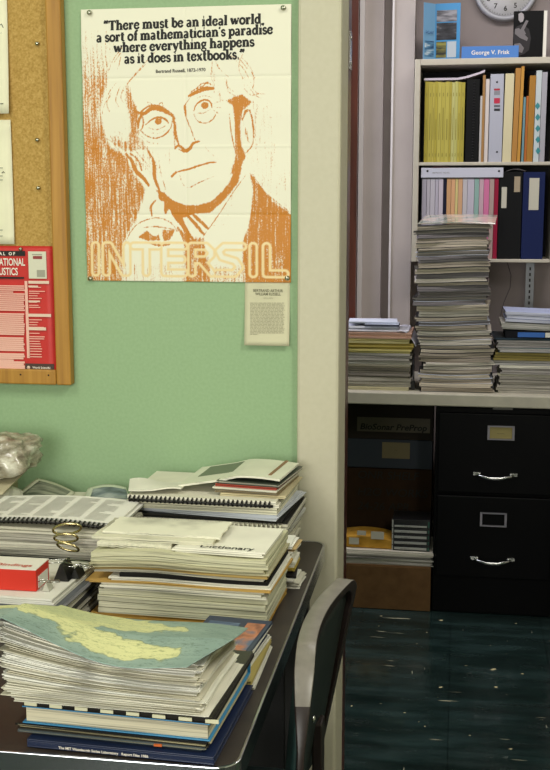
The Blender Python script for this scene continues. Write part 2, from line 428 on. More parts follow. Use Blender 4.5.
# under the chin
fill([(158, 187), (166, 190), (175, 198), (188, 203), (201, 203), (213, 199), (224, 189), (231, 180), (236, 168), (243, 166), (240, 180), (230, 194), (221, 203), (212, 211), (196, 212), (186, 216), (178, 214), (171, 207), (168, 213), (164, 206)], .9, .9)
for a in ([(176, 208), (184, 220), (192, 241)], [(182, 212), (188, 228), (197, 240)], [(188, 212), (197, 222), (206, 233)], [(193, 211), (202, 219), (210, 227)], [(171, 200), (176, 213), (186, 226), (190, 242)]):
    stroke(a, 3.6)
stroke([(248, 172), (235, 190), (219, 215), (205, 235)], 1.1, .8)
stroke([(254, 172), (266, 190), (290, 210)], 1.2, .8)
for i in range(8): stroke([(232-i*3, 196+i*4), (240-i*2, 188+i*5)], .8, .35)
# brows
stroke([(137, 108), (146, 111), (154, 106), (164, 107), (172, 111), (177, 116)], 4.4)
stroke([(140, 112), (150, 104), (158, 103), (166, 105)], 2.4, .8); stroke([(152, 104), (150, 99), (155, 102)], 1.2, .7); stroke([(160, 103), (164, 100), (166, 104)], 1.2, .7)
stroke([(191, 94), (199, 90), (207, 87), (215, 87)], 4.4)
for a in ([(192, 91), (198, 87), (206, 84)], [(197, 88), (204, 82), (212, 82)], [(204, 86), (209, 81), (214, 84)]): stroke(a, 1.4, .75)
# eyes
def ring(cx, cy, rr_, wd, d=.9): stroke([(cx+rr_*math.cos(t*math.pi/6), cy+rr_*.85*math.sin(t*math.pi/6)) for t in range(13)], wd, d, False)
stroke([(148, 122), (154, 117), (161, 114.5), (168, 117), (171, 121)], 1.9); stroke([(150, 124.5), (159, 127), (168, 123)], 1, .7)
ring(160.5, 118.7, 2.3, 2.6); stroke([(160.5, 118.7), (161, 119)], 2.5)
stroke([(142, 127), (149, 133), (158, 135.5), (167, 132), (173, 125), (175, 115)], 1.7, .8); stroke([(143, 128), (146, 121), (145, 114)], 1.6, .7)
stroke([(140, 126), (141, 118), (144, 112)], 3, .8); stroke([(150, 129), (159, 131), (167, 128)], .9, .5)
stroke([(141, 130), (150, 139), (160, 141)], 1.4, .5)
stroke([(196, 109), (199, 102), (206, 98), (212, 100), (214, 106)], 1.9); stroke([(199, 111), (206, 111), (213, 107)], 1, .7)
ring(207, 103.5, 2.4, 2.8); stroke([(207, 103.5), (207.4, 103.8)], 2.5)
stroke([(196, 112), (200, 119), (208, 121), (215, 117), (219, 110)], 1.6, .75); stroke([(197, 97), (206, 94), (214, 96)], 1.1, .6)
for a in ([(214, 102), (221, 100)], [(215, 105), (223, 106)], [(215, 108), (221, 112)]): stroke(a, 1, .6)
# nose
stroke([(175, 112), (177, 122), (178, 133), (181, 142)], 3, .85); stroke([(177, 116), (176, 128), (177, 146)], 1.6, .6)
stroke([(177, 146), (181, 143), (187, 148), (192, 146), (195, 141), (201, 139)], 3.4); stroke([(181, 147), (188, 149), (193, 146)], 2.4)
stroke([(193, 95), (187, 104), (188, 114), (193, 127), (197, 138)], 1.4, .8); stroke([(187, 104), (188, 112)], 2.6)
stroke([(199, 136), (206, 144), (214, 152), (221, 158)], .9, .5); stroke([(172, 146), (169, 158), (170, 170)], 1, .4)
# mouth
stroke([(175, 173), (181, 169), (190, 167), (199, 164), (211, 160.5), (218, 160)], 2.1); stroke([(182, 173), (186, 183), (192, 185), (201, 180.5), (216, 174)], 1.2, .7)
stroke([(174, 174), (178, 170)], 3, .8)
for i in range(9): stroke([(186+i*3.2, 176-i*1), (187+i*3.2, 181-i*1.2)], .8, .3)
# left jaw, collar and hand
stroke([(128, 151), (134, 158), (138, 168), (146, 176), (151, 183)], 4.2); stroke([(131, 150), (140, 157), (144, 168)], 2.4, .8)
stroke([(150, 148), (156, 160), (157, 175), (162, 189)], 3.6, .85); stroke([(160, 150), (163, 170), (169, 191)], 1.3, .55); stroke([(138, 148), (148, 160)], 2, .6)
for i in range(12): stroke([(134+i*3.4, 146+(i % 3)), (136+i*3.2, 156+(i*7 % 9))], 1, .4)
fill([(150, 188), (157, 187), (161, 192), (156, 200), (153, 206), (153, 217), (140, 219), (143, 205)], .04, .8)
fill([(160, 197), (166, 200), (166, 214), (157, 214), (158, 203)], .04, .8)
stroke([(158, 198), (153, 205), (154, 214)], 2.6, .85)
fill([(126, 262), (126, 244), (132, 231), (142, 220), (160, 215), (174, 221), (179, 230), (186, 242), (186, 262)], .05, 1)
stroke([(126, 246), (132, 232), (142, 221), (160, 216), (174, 222), (179, 230)], 1.4, .75)
stroke([(146, 226), (156, 225), (166, 226), (176, 228)], 1.8, .7)
fill([(140, 236), (149, 229), (157, 235), (161, 233), (163, 239), (150, 240)], .8, .8); fill([(165, 228), (177, 229), (172, 239), (166, 240), (164, 233)], .8, .8)
stroke([(152, 242), (162, 244), (172, 243)], 3, .8); stroke([(180, 226), (186, 236), (188, 246)], 4, .8)
# ear
stroke([(245, 124), (245, 113), (250, 108.5), (253.5, 118), (255, 133), (253, 144), (247, 151)], 1.9, .85); stroke([(244, 118), (247, 110), (251, 109)], 3, .8)
stroke([(247, 126), (248, 133), (250, 140)], 2.6, .6); stroke([(231, 112), (233, 131), (236, 146), (238, 152)], 1.4, .8)
# hair
hr = random.Random(11)
for a in ([(128, 82), (137, 72), (150, 58), (160, 48)], [(124, 90), (132, 78), (148, 62)], [(107, 98), (112, 88), (118, 80)], [(104, 112), (107, 100), (114, 92)], [(109, 72), (116, 56), (126, 44)], [(114, 88), (109, 100), (112, 110)],
          [(122, 84), (118, 96), (121, 104)], [(126, 84), (123, 94), (126, 100)], [(105, 125), (108, 134), (114, 139)], [(112, 132), (116, 140)], [(119, 130), (116, 140), (120, 146)], [(116, 60), (124, 50), (120, 66)],
          [(213, 52), (214, 62), (213, 74), (216, 84)], [(216, 54), (220, 66), (230, 76)], [(228, 78), (230, 90), (238, 95)], [(226, 72), (228, 84), (235, 90)], [(242, 56), (250, 66), (255, 78), (254, 88)], [(236, 58), (246, 70), (252, 82)],
          [(246, 60), (252, 68), (256, 78)], [(252, 84), (258, 92), (266, 93)], [(250, 86), (256, 94), (262, 97)], [(246, 88), (252, 94), (260, 93)], [(244, 54), (240, 66), (244, 78)], [(232, 56), (240, 58), (248, 68)]):
    stroke(a, 1.3, .6)
for i in range(40):
    x = hr.uniform(106, 128); y = hr.uniform(95, 140); stroke([(x, y), (x+hr.uniform(-3, 3), y+hr.uniform(4, 9))], .7, .28)
for i in range(26):
    x = hr.uniform(222, 258); y = hr.uniform(58, 95); stroke([(x, y), (x+hr.uniform(-3, 5), y+hr.uniform(4, 9))], .7, .25)
for i in range(30):
    x = hr.uniform(150, 232); y = hr.uniform(100, 180); stroke([(x, y), (x+hr.uniform(-.5, .5), y+hr.uniform(4, 9))], .6, .16)
for i in range(24):
    x = hr.uniform(118, 126); y = hr.uniform(136, 148); stroke([(x, y), (x+hr.uniform(-5, 1), y-hr.uniform(4, 9))], 1, .5)
for i in range(26):
    x = hr.uniform(256, 290); y = hr.uniform(100, 190); stroke([(x, y), (x, y+hr.uniform(12, 30))], 1.1, .22)
# double-line letters along the foot
K_ = np.full(X_.shape, 1e9)
for path in ([(97, 245), (97, 272.5)], [(108, 272.5), (108, 245), (111, 245), (126, 272.5), (129, 272.5), (129, 245)],
             [(136, 245), (161, 245)], [(148.5, 245), (148.5, 272.5)], [(186, 245), (167, 245), (167, 272.5), (186, 272.5)], [(167, 258.7), (184, 258.7)],
             [(194, 272.5), (194, 245), (208, 245), (213, 250), (213, 254), (208, 259), (196, 259)], [(203, 259), (214, 272.5)],
             [(244, 245), (226, 245), (221, 250), (224, 256), (237, 260), (241, 266), (236, 272.5), (219, 272.5)], [(254.5, 245), (254.5, 272.5)], [(267.5, 245), (267.5, 272.5), (285, 272.5)]):
    for p, q in zip(path, path[1:]): K_ = np.minimum(K_, segd(p, q))
band = np.clip(.5+(1.35-np.abs(K_-3.5))/.7, 0, 1)
me = bpy.data.meshes.new('printed_sheet')
uu = UU0; vv = 1-(Y_-PYT)/(PYB-PYT)
fo = np.vectorize(folds)(uu, vv)
co = np.stack([uu*PW, -fo, vv*PH], -1).reshape(-1, 3)
idx = np.arange((GX+1)*(GZ+1)).reshape(GZ+1, GX+1)
quads = np.stack([idx[1:, :-1], idx[1:, 1:], idx[:-1, 1:], idx[:-1, :-1]], -1).reshape(-1, 4)
me.vertices.add(len(co)); me.vertices.foreach_set('co', co.ravel())
me.loops.add(quads.size); me.loops.foreach_set('vertex_index', quads.ravel().astype(np.int32))
me.polygons.add(len(quads)); me.polygons.foreach_set('loop_start', np.arange(0, quads.size, 4, dtype=np.int32))
me.update(calc_edges=True)
at1 = me.attributes.new('ink', 'FLOAT', 'POINT'); at1.data.foreach_set('value', D_.ravel().astype(np.float32))
at2 = me.attributes.new('letters', 'FLOAT', 'POINT'); at2.data.foreach_set('value', band.ravel().astype(np.float32))
pm = mat('printed_poster_paper', 'ece9d0', .5, .3)
a1 = N(pm, 'ShaderNodeAttribute', attribute_name='ink'); a2 = N(pm, 'ShaderNodeAttribute', attribute_name='letters')
nf = noise(pm, (1, 1, .7), 430, 3, .8); nv = noise(pm, (230, 1, 14), 1, 3, .6)
ad = N(pm, 'ShaderNodeMath', operation='ADD'); lk(pm, nf, ad.inputs[0]); lk(pm, nv, ad.inputs[1])          # ~1.0 mean
mm = N(pm, 'ShaderNodeMath', operation='MULTIPLY_ADD'); lk(pm, a1.outputs['Fac'], mm.inputs[0]); mm.inputs[1].default_value = .62; mm.inputs[2].default_value = -.31
sb = N(pm, 'ShaderNodeMath', operation='ADD'); lk(pm, ad.outputs[0], sb.inputs[0]); lk(pm, mm.outputs[0], sb.inputs[1])
st = N(pm, 'ShaderNodeMapRange'); st.inputs['From Min'].default_value = .93; st.inputs['From Max'].default_value = 1.1; lk(pm, sb.outputs[0], st.inputs['Value'])
gate = N(pm, 'ShaderNodeMapRange'); gate.inputs['From Min'].default_value = .02; gate.inputs['From Max'].default_value = .14; lk(pm, a1.outputs['Fac'], gate.inputs['Value'])
g2 = N(pm, 'ShaderNodeMath', operation='MULTIPLY'); lk(pm, st.outputs[0], g2.inputs[0]); lk(pm, gate.outputs[0], g2.inputs[1])
mx = N(pm, 'ShaderNodeMixRGB'); lk(pm, g2.outputs[0], mx.inputs[0]); mx.inputs[1].default_value = srgb('e4e1cd'); mx.inputs[2].default_value = srgb('c07a22')
mx2 = N(pm, 'ShaderNodeMixRGB'); lk(pm, a2.outputs['Fac'], mx2.inputs[0]); lk(pm, mx.outputs[0], mx2.inputs[1]); mx2.inputs[2].default_value = srgb('e6cf9c')
lk(pm, mx2.outputs[0], P(pm).inputs['Base Color'])
me.materials.append(pm)
ps = bpy.data.objects.new('printed_sheet', me); COL.objects.link(ps); ps.parent = poster
sol = ps.modifiers.new('thickness', 'SOLIDIFY'); sol.thickness = .0003; sol.offset = 1

# heavy serif letters of the quotation, drawn with strokes (thick, thin, slab feet)
def arc(cx, cy, rx, ry, a0, a1, n=10):
    return [(cx+rx*math.cos(R(a0+(a1-a0)*i/n)), cy+ry*math.sin(R(a0+(a1-a0)*i/n))) for i in range(n+1)]
TH, TN, SF = .25, .15, .12
def stem(x, y0, y1, top=True, bot=True, l=1, r=1):
    s_ = [([(x, y0), (x, y1)], TH)]
    if bot: s_.append(([(x-.24*l-.0, y0+.05), (x+.24*r, y0+.05)], SF))
    if top: s_.append(([(x-.24, y1-.06), (x+.02, y1-.06)], SF))
    return s_
G = {
 'i': (stem(.25, 0, 1)+[([(.2, 1.33), (.32, 1.33)], .26)], .52),
 'l': (stem(.25, 0, 1.5), .52),
 't': (stem(.28, .12, 1.3, False, False)+[([(.05, .94), (.56, .94)], .13), (arc(.44, .18, .16, .16, 180, 330, 6), .16)], .64),
 'e': ([(arc(.45, .5, .32, .44, 20, 340, 18), .2), ([(.2, .55), (.76, .55)], .11), ([(.75, .56), (.73, .68)], .14)], .88),
 'c': ([(arc(.45, .5, .32, .44, 50, 325, 16), .2), ([(.6, .8), (.68, .74)], .24)], .82),
 'o': ([(arc(.47, .5, .34, .43, 0, 360, 20), .21)], .94),
 'a': ([(arc(.36, .72, .26, .24, 150, 10, 8), .17), ([(.61, .76), (.61, .12), (.78, .06)], .23), (arc(.36, .27, .22, .22, 60, 320, 12), .18), ([(.48, .5), (.6, .54)], .14)], .88),
 's': ([(arc(.36, .73, .22, .21, 40, 270, 9)+arc(.36, .27, .24, .22, 90, -140, 9), .19), ([(.56, .92), (.58, .7)], .1), ([(.12, .32), (.12, .06)], .1)], .7),
 'n': (stem(.25, 0, 1)+stem(.78, 0, .66, False)+[(arc(.53, .66, .25, .27, 160, 0, 8), .2)], 1.04),
 'h': (stem(.25, 0, 1.5)+stem(.78, 0, .66, False)+[(arc(.53, .66, .25, .27, 160, 0, 8), .2)], 1.04),
 'm': (stem(.25, 0, 1)+stem(.76, 0, .66, False)+stem(1.27, 0, .66, False)+[(arc(.51, .66, .25, .27, 160, 0, 8), .2), (arc(1.02, .66, .25, .27, 160, 0, 8), .2)], 1.54),
 'r': (stem(.25, 0, 1)+[(arc(.5, .62, .24, .3, 160, 60, 6), .18), ([(.6, .84), (.7, .78)], .24)], .78),
 'u': (stem(.25, .3, 1, True, False)+stem(.76, .05, 1, True, False)+[(arc(.5, .34, .25, .27, 180, 330, 8), .2), ([(.76, .05), (.98, .05)], SF)], 1.04),
 'd': (stem(.72, .05, 1.5, True, False)+[(arc(.43, .5, .29, .42, 40, 320, 14), .2), ([(.72, .05), (.94, .05)], SF)], 1.0),
 'b': (stem(.25, .1, 1.5, True, False)+[(arc(.52, .48, .29, .43, 140, -140, 14), .2)], .94),
 'p': (stem(.25, -.42, 1)+[(arc(.54, .5, .29, .42, 140, -140, 14), .2)], .96),
 'f': (stem(.3, 0, 1.2, False)+[(arc(.5, 1.2, .2, .24, 180, 50, 6), .19), ([(.05, .94), (.58, .94)], .13)], .6),
 'k': (stem(.25, 0, 1.5)+[([(.36, .42), (.76, .9)], .13), ([(.46, .56), (.82, .08)], .24), ([(.62, .94), (.9, .94)], SF), ([(.66, .05), (.98, .05)], SF)], .98),
 'v': ([([(.14, .94), (.45, .06)], .25), ([(.46, .06), (.76, .94)], .13), ([(.0, .94), (.32, .94)], SF), ([(.6, .94), (.9, .94)], SF)], .88),
 'w': ([([(.14, .94), (.42, .06)], .25), ([(.43, .06), (.66, .94)], .12), ([(.62, .94), (.9, .06)], .25), ([(.91, .06), (1.18, .94)], .13), ([(.0, .94), (.34, .94)], SF), ([(1.02, .94), (1.32, .94)], SF)], 1.3),
 'x': ([([(.16, .92), (.7, .08)], .25), ([(.68, .9), (.16, .08)], .13), ([(.02, .94), (.36, .94)], SF), ([(.56, .94), (.84, .94)], SF), ([(.02, .05), (.32, .05)], SF), ([(.54, .05), (.88, .05)], SF)], .9),
 'y': ([([(.14, .94), (.46, .06)], .25), ([(.76, .94), (.42, -.2), (.26, -.34), (.14, -.3)], .14), ([(.0, .94), (.34, .94)], SF), ([(.6, .94), (.9, .94)], SF)], .88),
 'g': ([(arc(.4, .64, .25, .28, 0, 360, 14), .18), (arc(.42, -.16, .32, .22, 0, 360, 14), .14), ([(.3, .36), (.2, .2), (.36, .12), (.6, .08)], .14), ([(.6, .86), (.8, .94)], .16)], .84),
 'T': ([([(.58, 0), (.58, 1.42)], .27), ([(.06, 1.36), (1.1, 1.36)], .15), ([(.09, 1.4), (.09, 1.06)], .12), ([(1.07, 1.4), (1.07, 1.06)], .12), ([(.34, .06), (.82, .06)], SF)], 1.16),
 ',': ([([(.2, .08), (.22, -.1), (.12, -.26)], .28)], .44), '.': ([([(.14, .1), (.28, .1)], .25)], .42),
 "'": ([([(.18, 1.42), (.12, 1.08)], .17)], .34),
 '"': ([([(.26, 1.5), (.12, 1.26), (.14, 1.02)], .22), ([(.6, 1.5), (.46, 1.26), (.48, 1.02)], .22)], .7),
 '^': ([([(.2, 1.48), (.24, 1.26), (.08, .98)], .22), ([(.54, 1.48), (.58, 1.26), (.42, .98)], .22)], .66), ' ': ([], .42)}
def ribbon(b, pts, wd, fx):
    k = len(pts); L = []; Rr = []
    for i, p in enumerate(pts):
        a = pts[max(i-1, 0)]; c = pts[min(i+1, k-1)]; dx, dy = c[0]-a[0], c[1]-a[1]; l = math.hypot(dx, dy) or 1
        nx_, ny_ = -dy/l*wd/2, dx/l*wd/2; L.append(fx(p[0]+nx_, p[1]+ny_)); Rr.append(fx(p[0]-nx_, p[1]-ny_))
    b.add(L+Rr, [(i, k+i, k+i+1, i+1) for i in range(k-1)])
def quote_line(text, x0, y0, x1, y1, b):
    """baseline from photo point (x0,y0) to (x1,y1) on the poster"""
    tot = sum(G[c][1] for c in text)
    W_ = math.hypot(x1-x0, y1-y0); k = W_/tot; kv = 6.5
    adv = 0; n_ = 0
    for c in text:
        for pts, wd in G[c][0]:
            def fx(gx_, gy_, adv=adv):
                n = (adv+gx_)*k; t = n/W_
                px = x0+(x1-x0)*t; py = y0+(y1-y0)*t-gy_*kv
                u_ = (px-lft(py))/(291-lft(py)); v_ = 1-(py-PYT)/(PYB-PYT)
                return (XL+u_*PW, WY-folds(u_, v_)-.0008, ZB+v_*PH)
            wd_ = wd*(1.55 if wd > .17 else 1.5)
            ribbon(b, pts, wd_, fx)
        adv += G[c][1]
b = MB()
quote_line('"There must be an ideal world,', 106, 28.2, 265, 25.0, b)
quote_line("a sort of mathematician's paradise", 98.5, 39.6, 273.5, 35.2, b)
quote_line('where everything happens', 116, 50, 255.5, 46.8, b)
quote_line('as it does in textbooks.^', 126.5, 61, 245.5, 58.6, b)
b.build('quotation_lettering', ink, poster, fixn=False)
def onposter(px, py, off=.0008):
    u_ = (px-lft(py))/(291-lft(py)); v_ = 1-(py-PYT)/(PYB-PYT); return Vector((XL+u_*PW, WY-folds(u_, v_)-off, ZB+v_*PH))
lettering('name_lettering', 'Bertrand Russell, 1872-1970', .0088, onposter(158, 70.8, .0012), ink, poster, .00015, sx=.98, rot=(90, -1, 0))
for px, py, l in ((90, 13, 'silver pin in the upper left corner of the portrait poster'), (283.5, 7.8+.5, 'silver pin in the upper right corner of the portrait poster'),
                  (91, 278.5, 'dark pin in the lower left corner of the portrait poster'), (287.5, 278, 'silver pin in the lower right corner of the portrait poster')):
    pin(px, py, WY-.0035, l, .005)
# small biography sheet under the poster
bio = thing('biography_sheet', at(268, 345, WY), 'small cream sheet of typed text pinned under the right corner of the poster', 'notice')
flatsheet('paper', at(245, 310, WY).x, at(290, 310, WY).x, at(267, 345, WY).z, at(267, 279, WY).z, WY-.0006, sheet('cfcbac'), parent=bio, fn=lambda u, v: .010*(1-v)**2)
def onbio(px, py): 
    v = 1-(py-279)/66; return at(px, py, WY-.0006-.010*(1-v)**2-.001)
tm = mat('typed_grey', 'a5a188', .7); tmd = mat('typed_brown', '6a6854', .7)
lettering('lettering', 'BERTRAND ARTHUR', .0078, onbio(268, 292), tmd, bio, .0001, 'CENTER', sx=.82)
lettering('lettering', 'WILLIAM RUSSELL', .0078, onbio(268, 295.4), tmd, bio, .0001, 'CENTER', sx=.82)
lettering('lettering', '1872-1970', .0045, onbio(268, 299), tm, bio, 0, 'CENTER')
b = MB(); y = 303; rr = random.Random(5)
while y < 335.5:
    x = 250.2; xe = 285-rr.random()*2 if y < 333 else 258
    while x < xe:
        l = min(1+rr.random()*3.2, xe-x); p = onbio(x, y+.35); q = onbio(x+l, y-.35); b.box(p.x, q.x, p.y-.0002, p.y, p.z, q.z); x += l+.7
    y += 1.42
b.build('typed_text', tm, bio)

# ------------------------------------------------------------------ desk
dtop = noisy('dark_brown_laminate', [(.3, '2b2522'), (.7, '383029')], s=30, detail=4, rough=.42, spec=.45)
dk_m = mat('desk_grey_steel', '1d1c1b', .5, .4)
DX1, DY0, DY1, DZ = -.246, 1.262, 2.212, .75
desk = thing('office_desk', (-.8, 1.7, 0), 'long dark brown topped steel desk with a bright metal rim against the green wall', 'desk')
def rrect(x0, x1, y0, y1, r, n=6):
    o = []
    for cx, cy, a in ((x1-r, y0+r, -90), (x1-r, y1-r, 0), (x0+r, y1-r, 90), (x0+r, y0+r, 180)):
        for i in range(n+1): t = R(a+90*i/n); o.append((cx+r*math.cos(t), cy+r*math.sin(t)))
    return o
def slab_poly(b, poly, z0, z1, mi=0):
    n = len(poly); vs = [(x, y, z0) for x, y in poly]+[(x, y, z1) for x, y in poly]
    b.add(vs, [tuple(range(n-1, -1, -1)), tuple(range(n, 2*n))]+[(i, (i+1) % n, (i+1) % n+n, i+n) for i in range(n)], mi)
b = MB(); slab_poly(b, rrect(-1.75, DX1-.004, DY0+.004, DY1-.004, .028), .722, DZ); b.build('desktop', dtop, desk)
b = MB(); po = rrect(-1.752, DX1, DY0, DY1, .03); pi_ = rrect(-1.748, DX1-.0045, DY0+.0045, DY1-.0045, .0275)
n = len(po); vs = [(x, y, z) for z in (.718, .7515) for x, y in po]+[(x, y, z) for z in (.718, .7515) for x, y in pi_]; fs = []
for i in range(n):
    j = (i+1) % n; fs += [(i, j, n+j, n+i), (2*n+j, 2*n+i, 3*n+i, 3*n+j), (n+i, n+j, 3*n+j, 3*n+i), (j, i, 2*n+i, 2*n+j)]
b.add(vs, fs); b.build('metal_rim', mat('rim_aluminium', 'c4c6cc', .22, .5, 1), desk, bevel=.0012)
b = MB(); b.box(-1.7, DX1-.03, DY0+.05, DY0+.07, .64, .7215); b.box(-1.7, DX1-.03, DY1-.045, DY1-.025, .02, .7215); b.box(DX1-.05, DX1-.03, DY0+.07, DY1-.07, .66, .7215)  # rear panel extended down as an added dark backing, standing for shade beneath
b.build('apron_and_dark_panel', dk_m, desk)
b = MB(); b.box(-1.7, -1.3, DY0+.071, DY1-.071, .08, .7215); pd = b.build('drawer_pedestal', dk_m, desk, .004)
b = MB()
for k in range(3): b.box(-1.69, -1.31, DY0+.06, DY0+.0705, .1+k*.18, .265+k*.18)
b.build('drawer_front', mat('drawer_grey', '2c2b29', .45), desk, .003)
for x, y in ((DX1-.07, DY0+.07), (DX1-.07, DY1-.11), (-1.68, DY0+.07), (-1.68, DY1-.11)):
    b = MB(); b.box(x, x+.035, y, y+.035, 0, .66 if x < -1 else .655); b.build('leg', dk_m, desk, .003)

# ------------------------------------------------------------------ chair
chair = thing('office_chair', (-.32, 1.63, 0), 'grey steel framed office chair with a teal padded back drawn up beside the desk', 'chair')
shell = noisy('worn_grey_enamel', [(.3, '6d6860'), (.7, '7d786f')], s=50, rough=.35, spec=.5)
shell_dark_and_shade = mat('dark_brown_enamel_and_shade', '241c19', .4)  # dark chair parts, and shade coloured onto the back frame
teal = noisy('teal_upholstery', [(.3, '152a28'), (.7, '1c3431')], s=90, rough=.6)
def bx_(t): return -.184+.022*t**3-.018*math.sin(t*math.pi)     # plan curve of the back, near (0) to far (1)
def by_(t): return 1.405+.445*t
Z0B, Z1B, RC = .47, .81, .13
W_B = .445
def back_outline():
    o = []
    pts = [(0, Z0B+.03), (0, Z1B-RC-.03)]
    pts = [(0, Z0B+.03+(Z1B-RC-.06-Z0B)*i/12) for i in range(13)]
    for i in range(1, 25): a = R(180-90*i/24); pts.append((RC+RC*math.cos(a), Z1B-RC-.03+(RC+.03)*math.sin(a)))
    for i in range(1, 20): pts.append((RC+(W_B-1.35*RC)*i/20, Z1B))
    for i in range(0, 20): a = R(90-90*i/19); pts.append((W_B-RC*.35+RC*.35*math.cos(a), Z1B-RC*.35+RC*.35*math.sin(a)))
    pts.append((W_B, Z0B+.03)); return pts
def bp(s_, z, off):
    t = s_/W_B; x = bx_(t); dx = bx_(min(t+.01, 1.0))-bx_(t-.01 if t > .01 else 0); dt = .01 if t <= .01 or t > .99 else .02
    nx_ = .445; ny_ = -dx/dt; l = math.hypot(nx_, ny_); lean = (z-.8)*(.04+.13*max(0, min(1, t)))
    return Vector((x+off*nx_/l+lean, by_(t)+off*ny_/l, z))
ol = back_outline()
b = MB(); vs = []; fs = []
for s_, z in ol:
    cs, cz = W_B/2, .62; dx, dz = cs-s_, cz-z; l = math.hypot(dx, dz); ins = .02; hw = .005+.009*max(0, min(1, (z-.70)/.09)); si, zi = s_+dx/l*ins, z+dz/l*ins
    for (ss, zz, off) in ((s_, z, hw), (s_, z, -hw), (si, zi, -hw), (si, zi, hw)): vs.append(bp(ss, zz, off))
for i in range(len(ol)-1):
    for j in range(4): a = i*4+j; c = i*4+(j+1) % 4; fs.append((a, c, c+4, a+4))
fs.append((0, 1, 2, 3)); k = (len(ol)-1)*4; fs.append((k+3, k+2, k+1, k)); b.add(vs, fs, [0 if i % 4 == 0 and i < len(fs)-2 and ol[i//4][1] > .748 else 1 for i in range(len(fs))], [i % 4 == 0 for i in range(len(fs))])  # band below the height cut and rear faces take the shade colour
bk = b.build('back_frame', [shell, shell_dark_and_shade], chair, .002)
def panel(off0, off1, ins, m, name, parent, n=14):
    b = MB(); vs = []; fs = []; nz = 12
    for k in (0, 1):
        for j in range(nz+1):
            for i in range(n+1):
                s_ = ins+(W_B-2*ins)*i/n; zt = Z1B-ins
                e = min(s_, W_B-s_); cr = RC if s_ < W_B/2 else RC*.4
                if e < cr: zt = Z1B-ins-(cr-math.sqrt(max(0, cr*cr-(cr-e)**2)))
                z = Z0B+.02+(zt-Z0B-.02)*j/nz
                bulge = math.sin(math.pi*i/n)*math.sin(math.pi*j/nz)
                vs.append(bp(s_, z, off0 if k == 0 else off0+(off1-off0)*(.4+.6*min(1, bulge*2))))
    w_ = n+1; h_ = w_*(nz+1)
    for j in range(nz):
        for i in range(n): a = j*w_+i; fs.append((a, a+w_, a+w_+1, a+1)); fs.append((h_+a, h_+a+1, h_+a+w_+1, h_+a+w_))
    rim = [i for i in range(w_)]+[j*w_+n for j in range(1, nz+1)]+[nz*w_+i for i in range(n-1, -1, -1)]+[j*w_ for j in range(nz-1, 0, -1)]
    for a, c in zip(rim, rim[1:]+rim[:1]): fs.append((a, c, h_+c, h_+a))
    b.add(vs, fs, 0, True); return b.build(name, m, parent)
panel(-.004, -.016, .023, teal, 'back_pad', chair); panel(-.003, .012, .021, mat('shaded_teal_shell', '17211f', .45), 'back_panel', chair)  # rear panel coloured dark for the shade behind the back
b = MB(); b.lathe(bp(.2, .66, .0165), (1, -.1, 0), [(0, .006), (.003, .005), (.004, .001)], 12); b.build('screw', chrome, chair)
for s_ in (.12, .33):
    q = bp(s_, .5, .026); b = MB(); b.box(q.x-.008, q.x+.008, q.y-.02, q.y+.02, .36, .6); b.build('back_support', shell_dark_and_shade, chair, .003)
b = MB(); slab_poly(b, rrect(-.60, -.235, 1.42, 1.82, .05), .42, .47); b.build('seat', teal, chair, .012)
b = MB(); slab_poly(b, rrect(-.61, -.2, 1.43, 1.81, .03), .385, .4195); b.build('seat_frame', shell_dark_and_shade, chair, .004)
for x, y in ((-.59, 1.45), (-.59, 1.79), (-.2, 1.45), (-.2, 1.79)):
    b = MB(); b.tube([(x, y, .39), (x+(.03 if x > -.4 else -.02), y, .0)], [.014, .011], 10); b.build('leg', shell_dark_and_shade, chair)

# ------------------------------------------------------------------ papers
ORD = ['first', 'second', 'third', 'fourth', 'fifth', 'sixth', 'seventh', 'eighth', 'ninth', 'tenth', 'eleventh', 'twelfth', 'thirteenth', 'fourteenth', 'fifteenth', 'sixteenth', 'seventeenth', 'eighteenth', 'nineteenth', 'twentieth',
       'twenty-first', 'twenty-second', 'twenty-third', 'twenty-fourth', 'twenty-fifth', 'twenty-sixth', 'twenty-seventh', 'twenty-eighth', 'twenty-ninth', 'thirtieth', 'thirty-first', 'thirty-second', 'thirty-third', 'thirty-fourth', 'thirty-fifth', 'thirty-sixth', 'thirty-seventh', 'thirty-eighth', 'thirty-ninth', 'fortieth']
def slab(b, cx, cy, w_, d_, z0, z1, rot, warp, e=0, t=1, nx=8, ny=6, jag=0, rg=random):
    c, s_ = math.cos(rot), math.sin(rot); vs = []; fs = []; mi = []
    j1 = [rg.uniform(-jag, jag) for _ in range(4)]
    for z in (z0, z1):
        for j in range(ny+1):
            for i in range(nx+1):
                u_, v_ = i/nx-.5, j/ny-.5
                x = u_*(w_+j1[0]*(v_+.5)+j1[1]*(.5-v_)); y = v_*(d_+j1[2]*u_+j1[3]*(.5-u_))
                X = cx+x*c-y*s_; Yv = cy+x*s_+y*c
                vs.append((X, Yv, z+(warp(X, Yv, z) if warp else 0)))
    W1 = nx+1; H1 = W1*(ny+1)
    for j in range(ny):
        for i in range(nx):
            a = j*W1+i; fs.append((H1+a, H1+a+1, H1+a+W1+1, H1+a+W1)); mi.append(t); fs.append((a, a+W1, a+W1+1, a+1)); mi.append(t)
    rim = [i for i in range(W1)]+[j*W1+nx for j in range(1, ny+1)]+[ny*W1+i for i in range(nx-1, -1, -1)]+[j*W1 for j in range(ny-1, 0, -1)]
    for a, q in zip(rim, rim[1:]+rim[:1]): fs.append((a, q, H1+q, H1+a)); mi.append(e)
    b.add(vs, fs, mi)
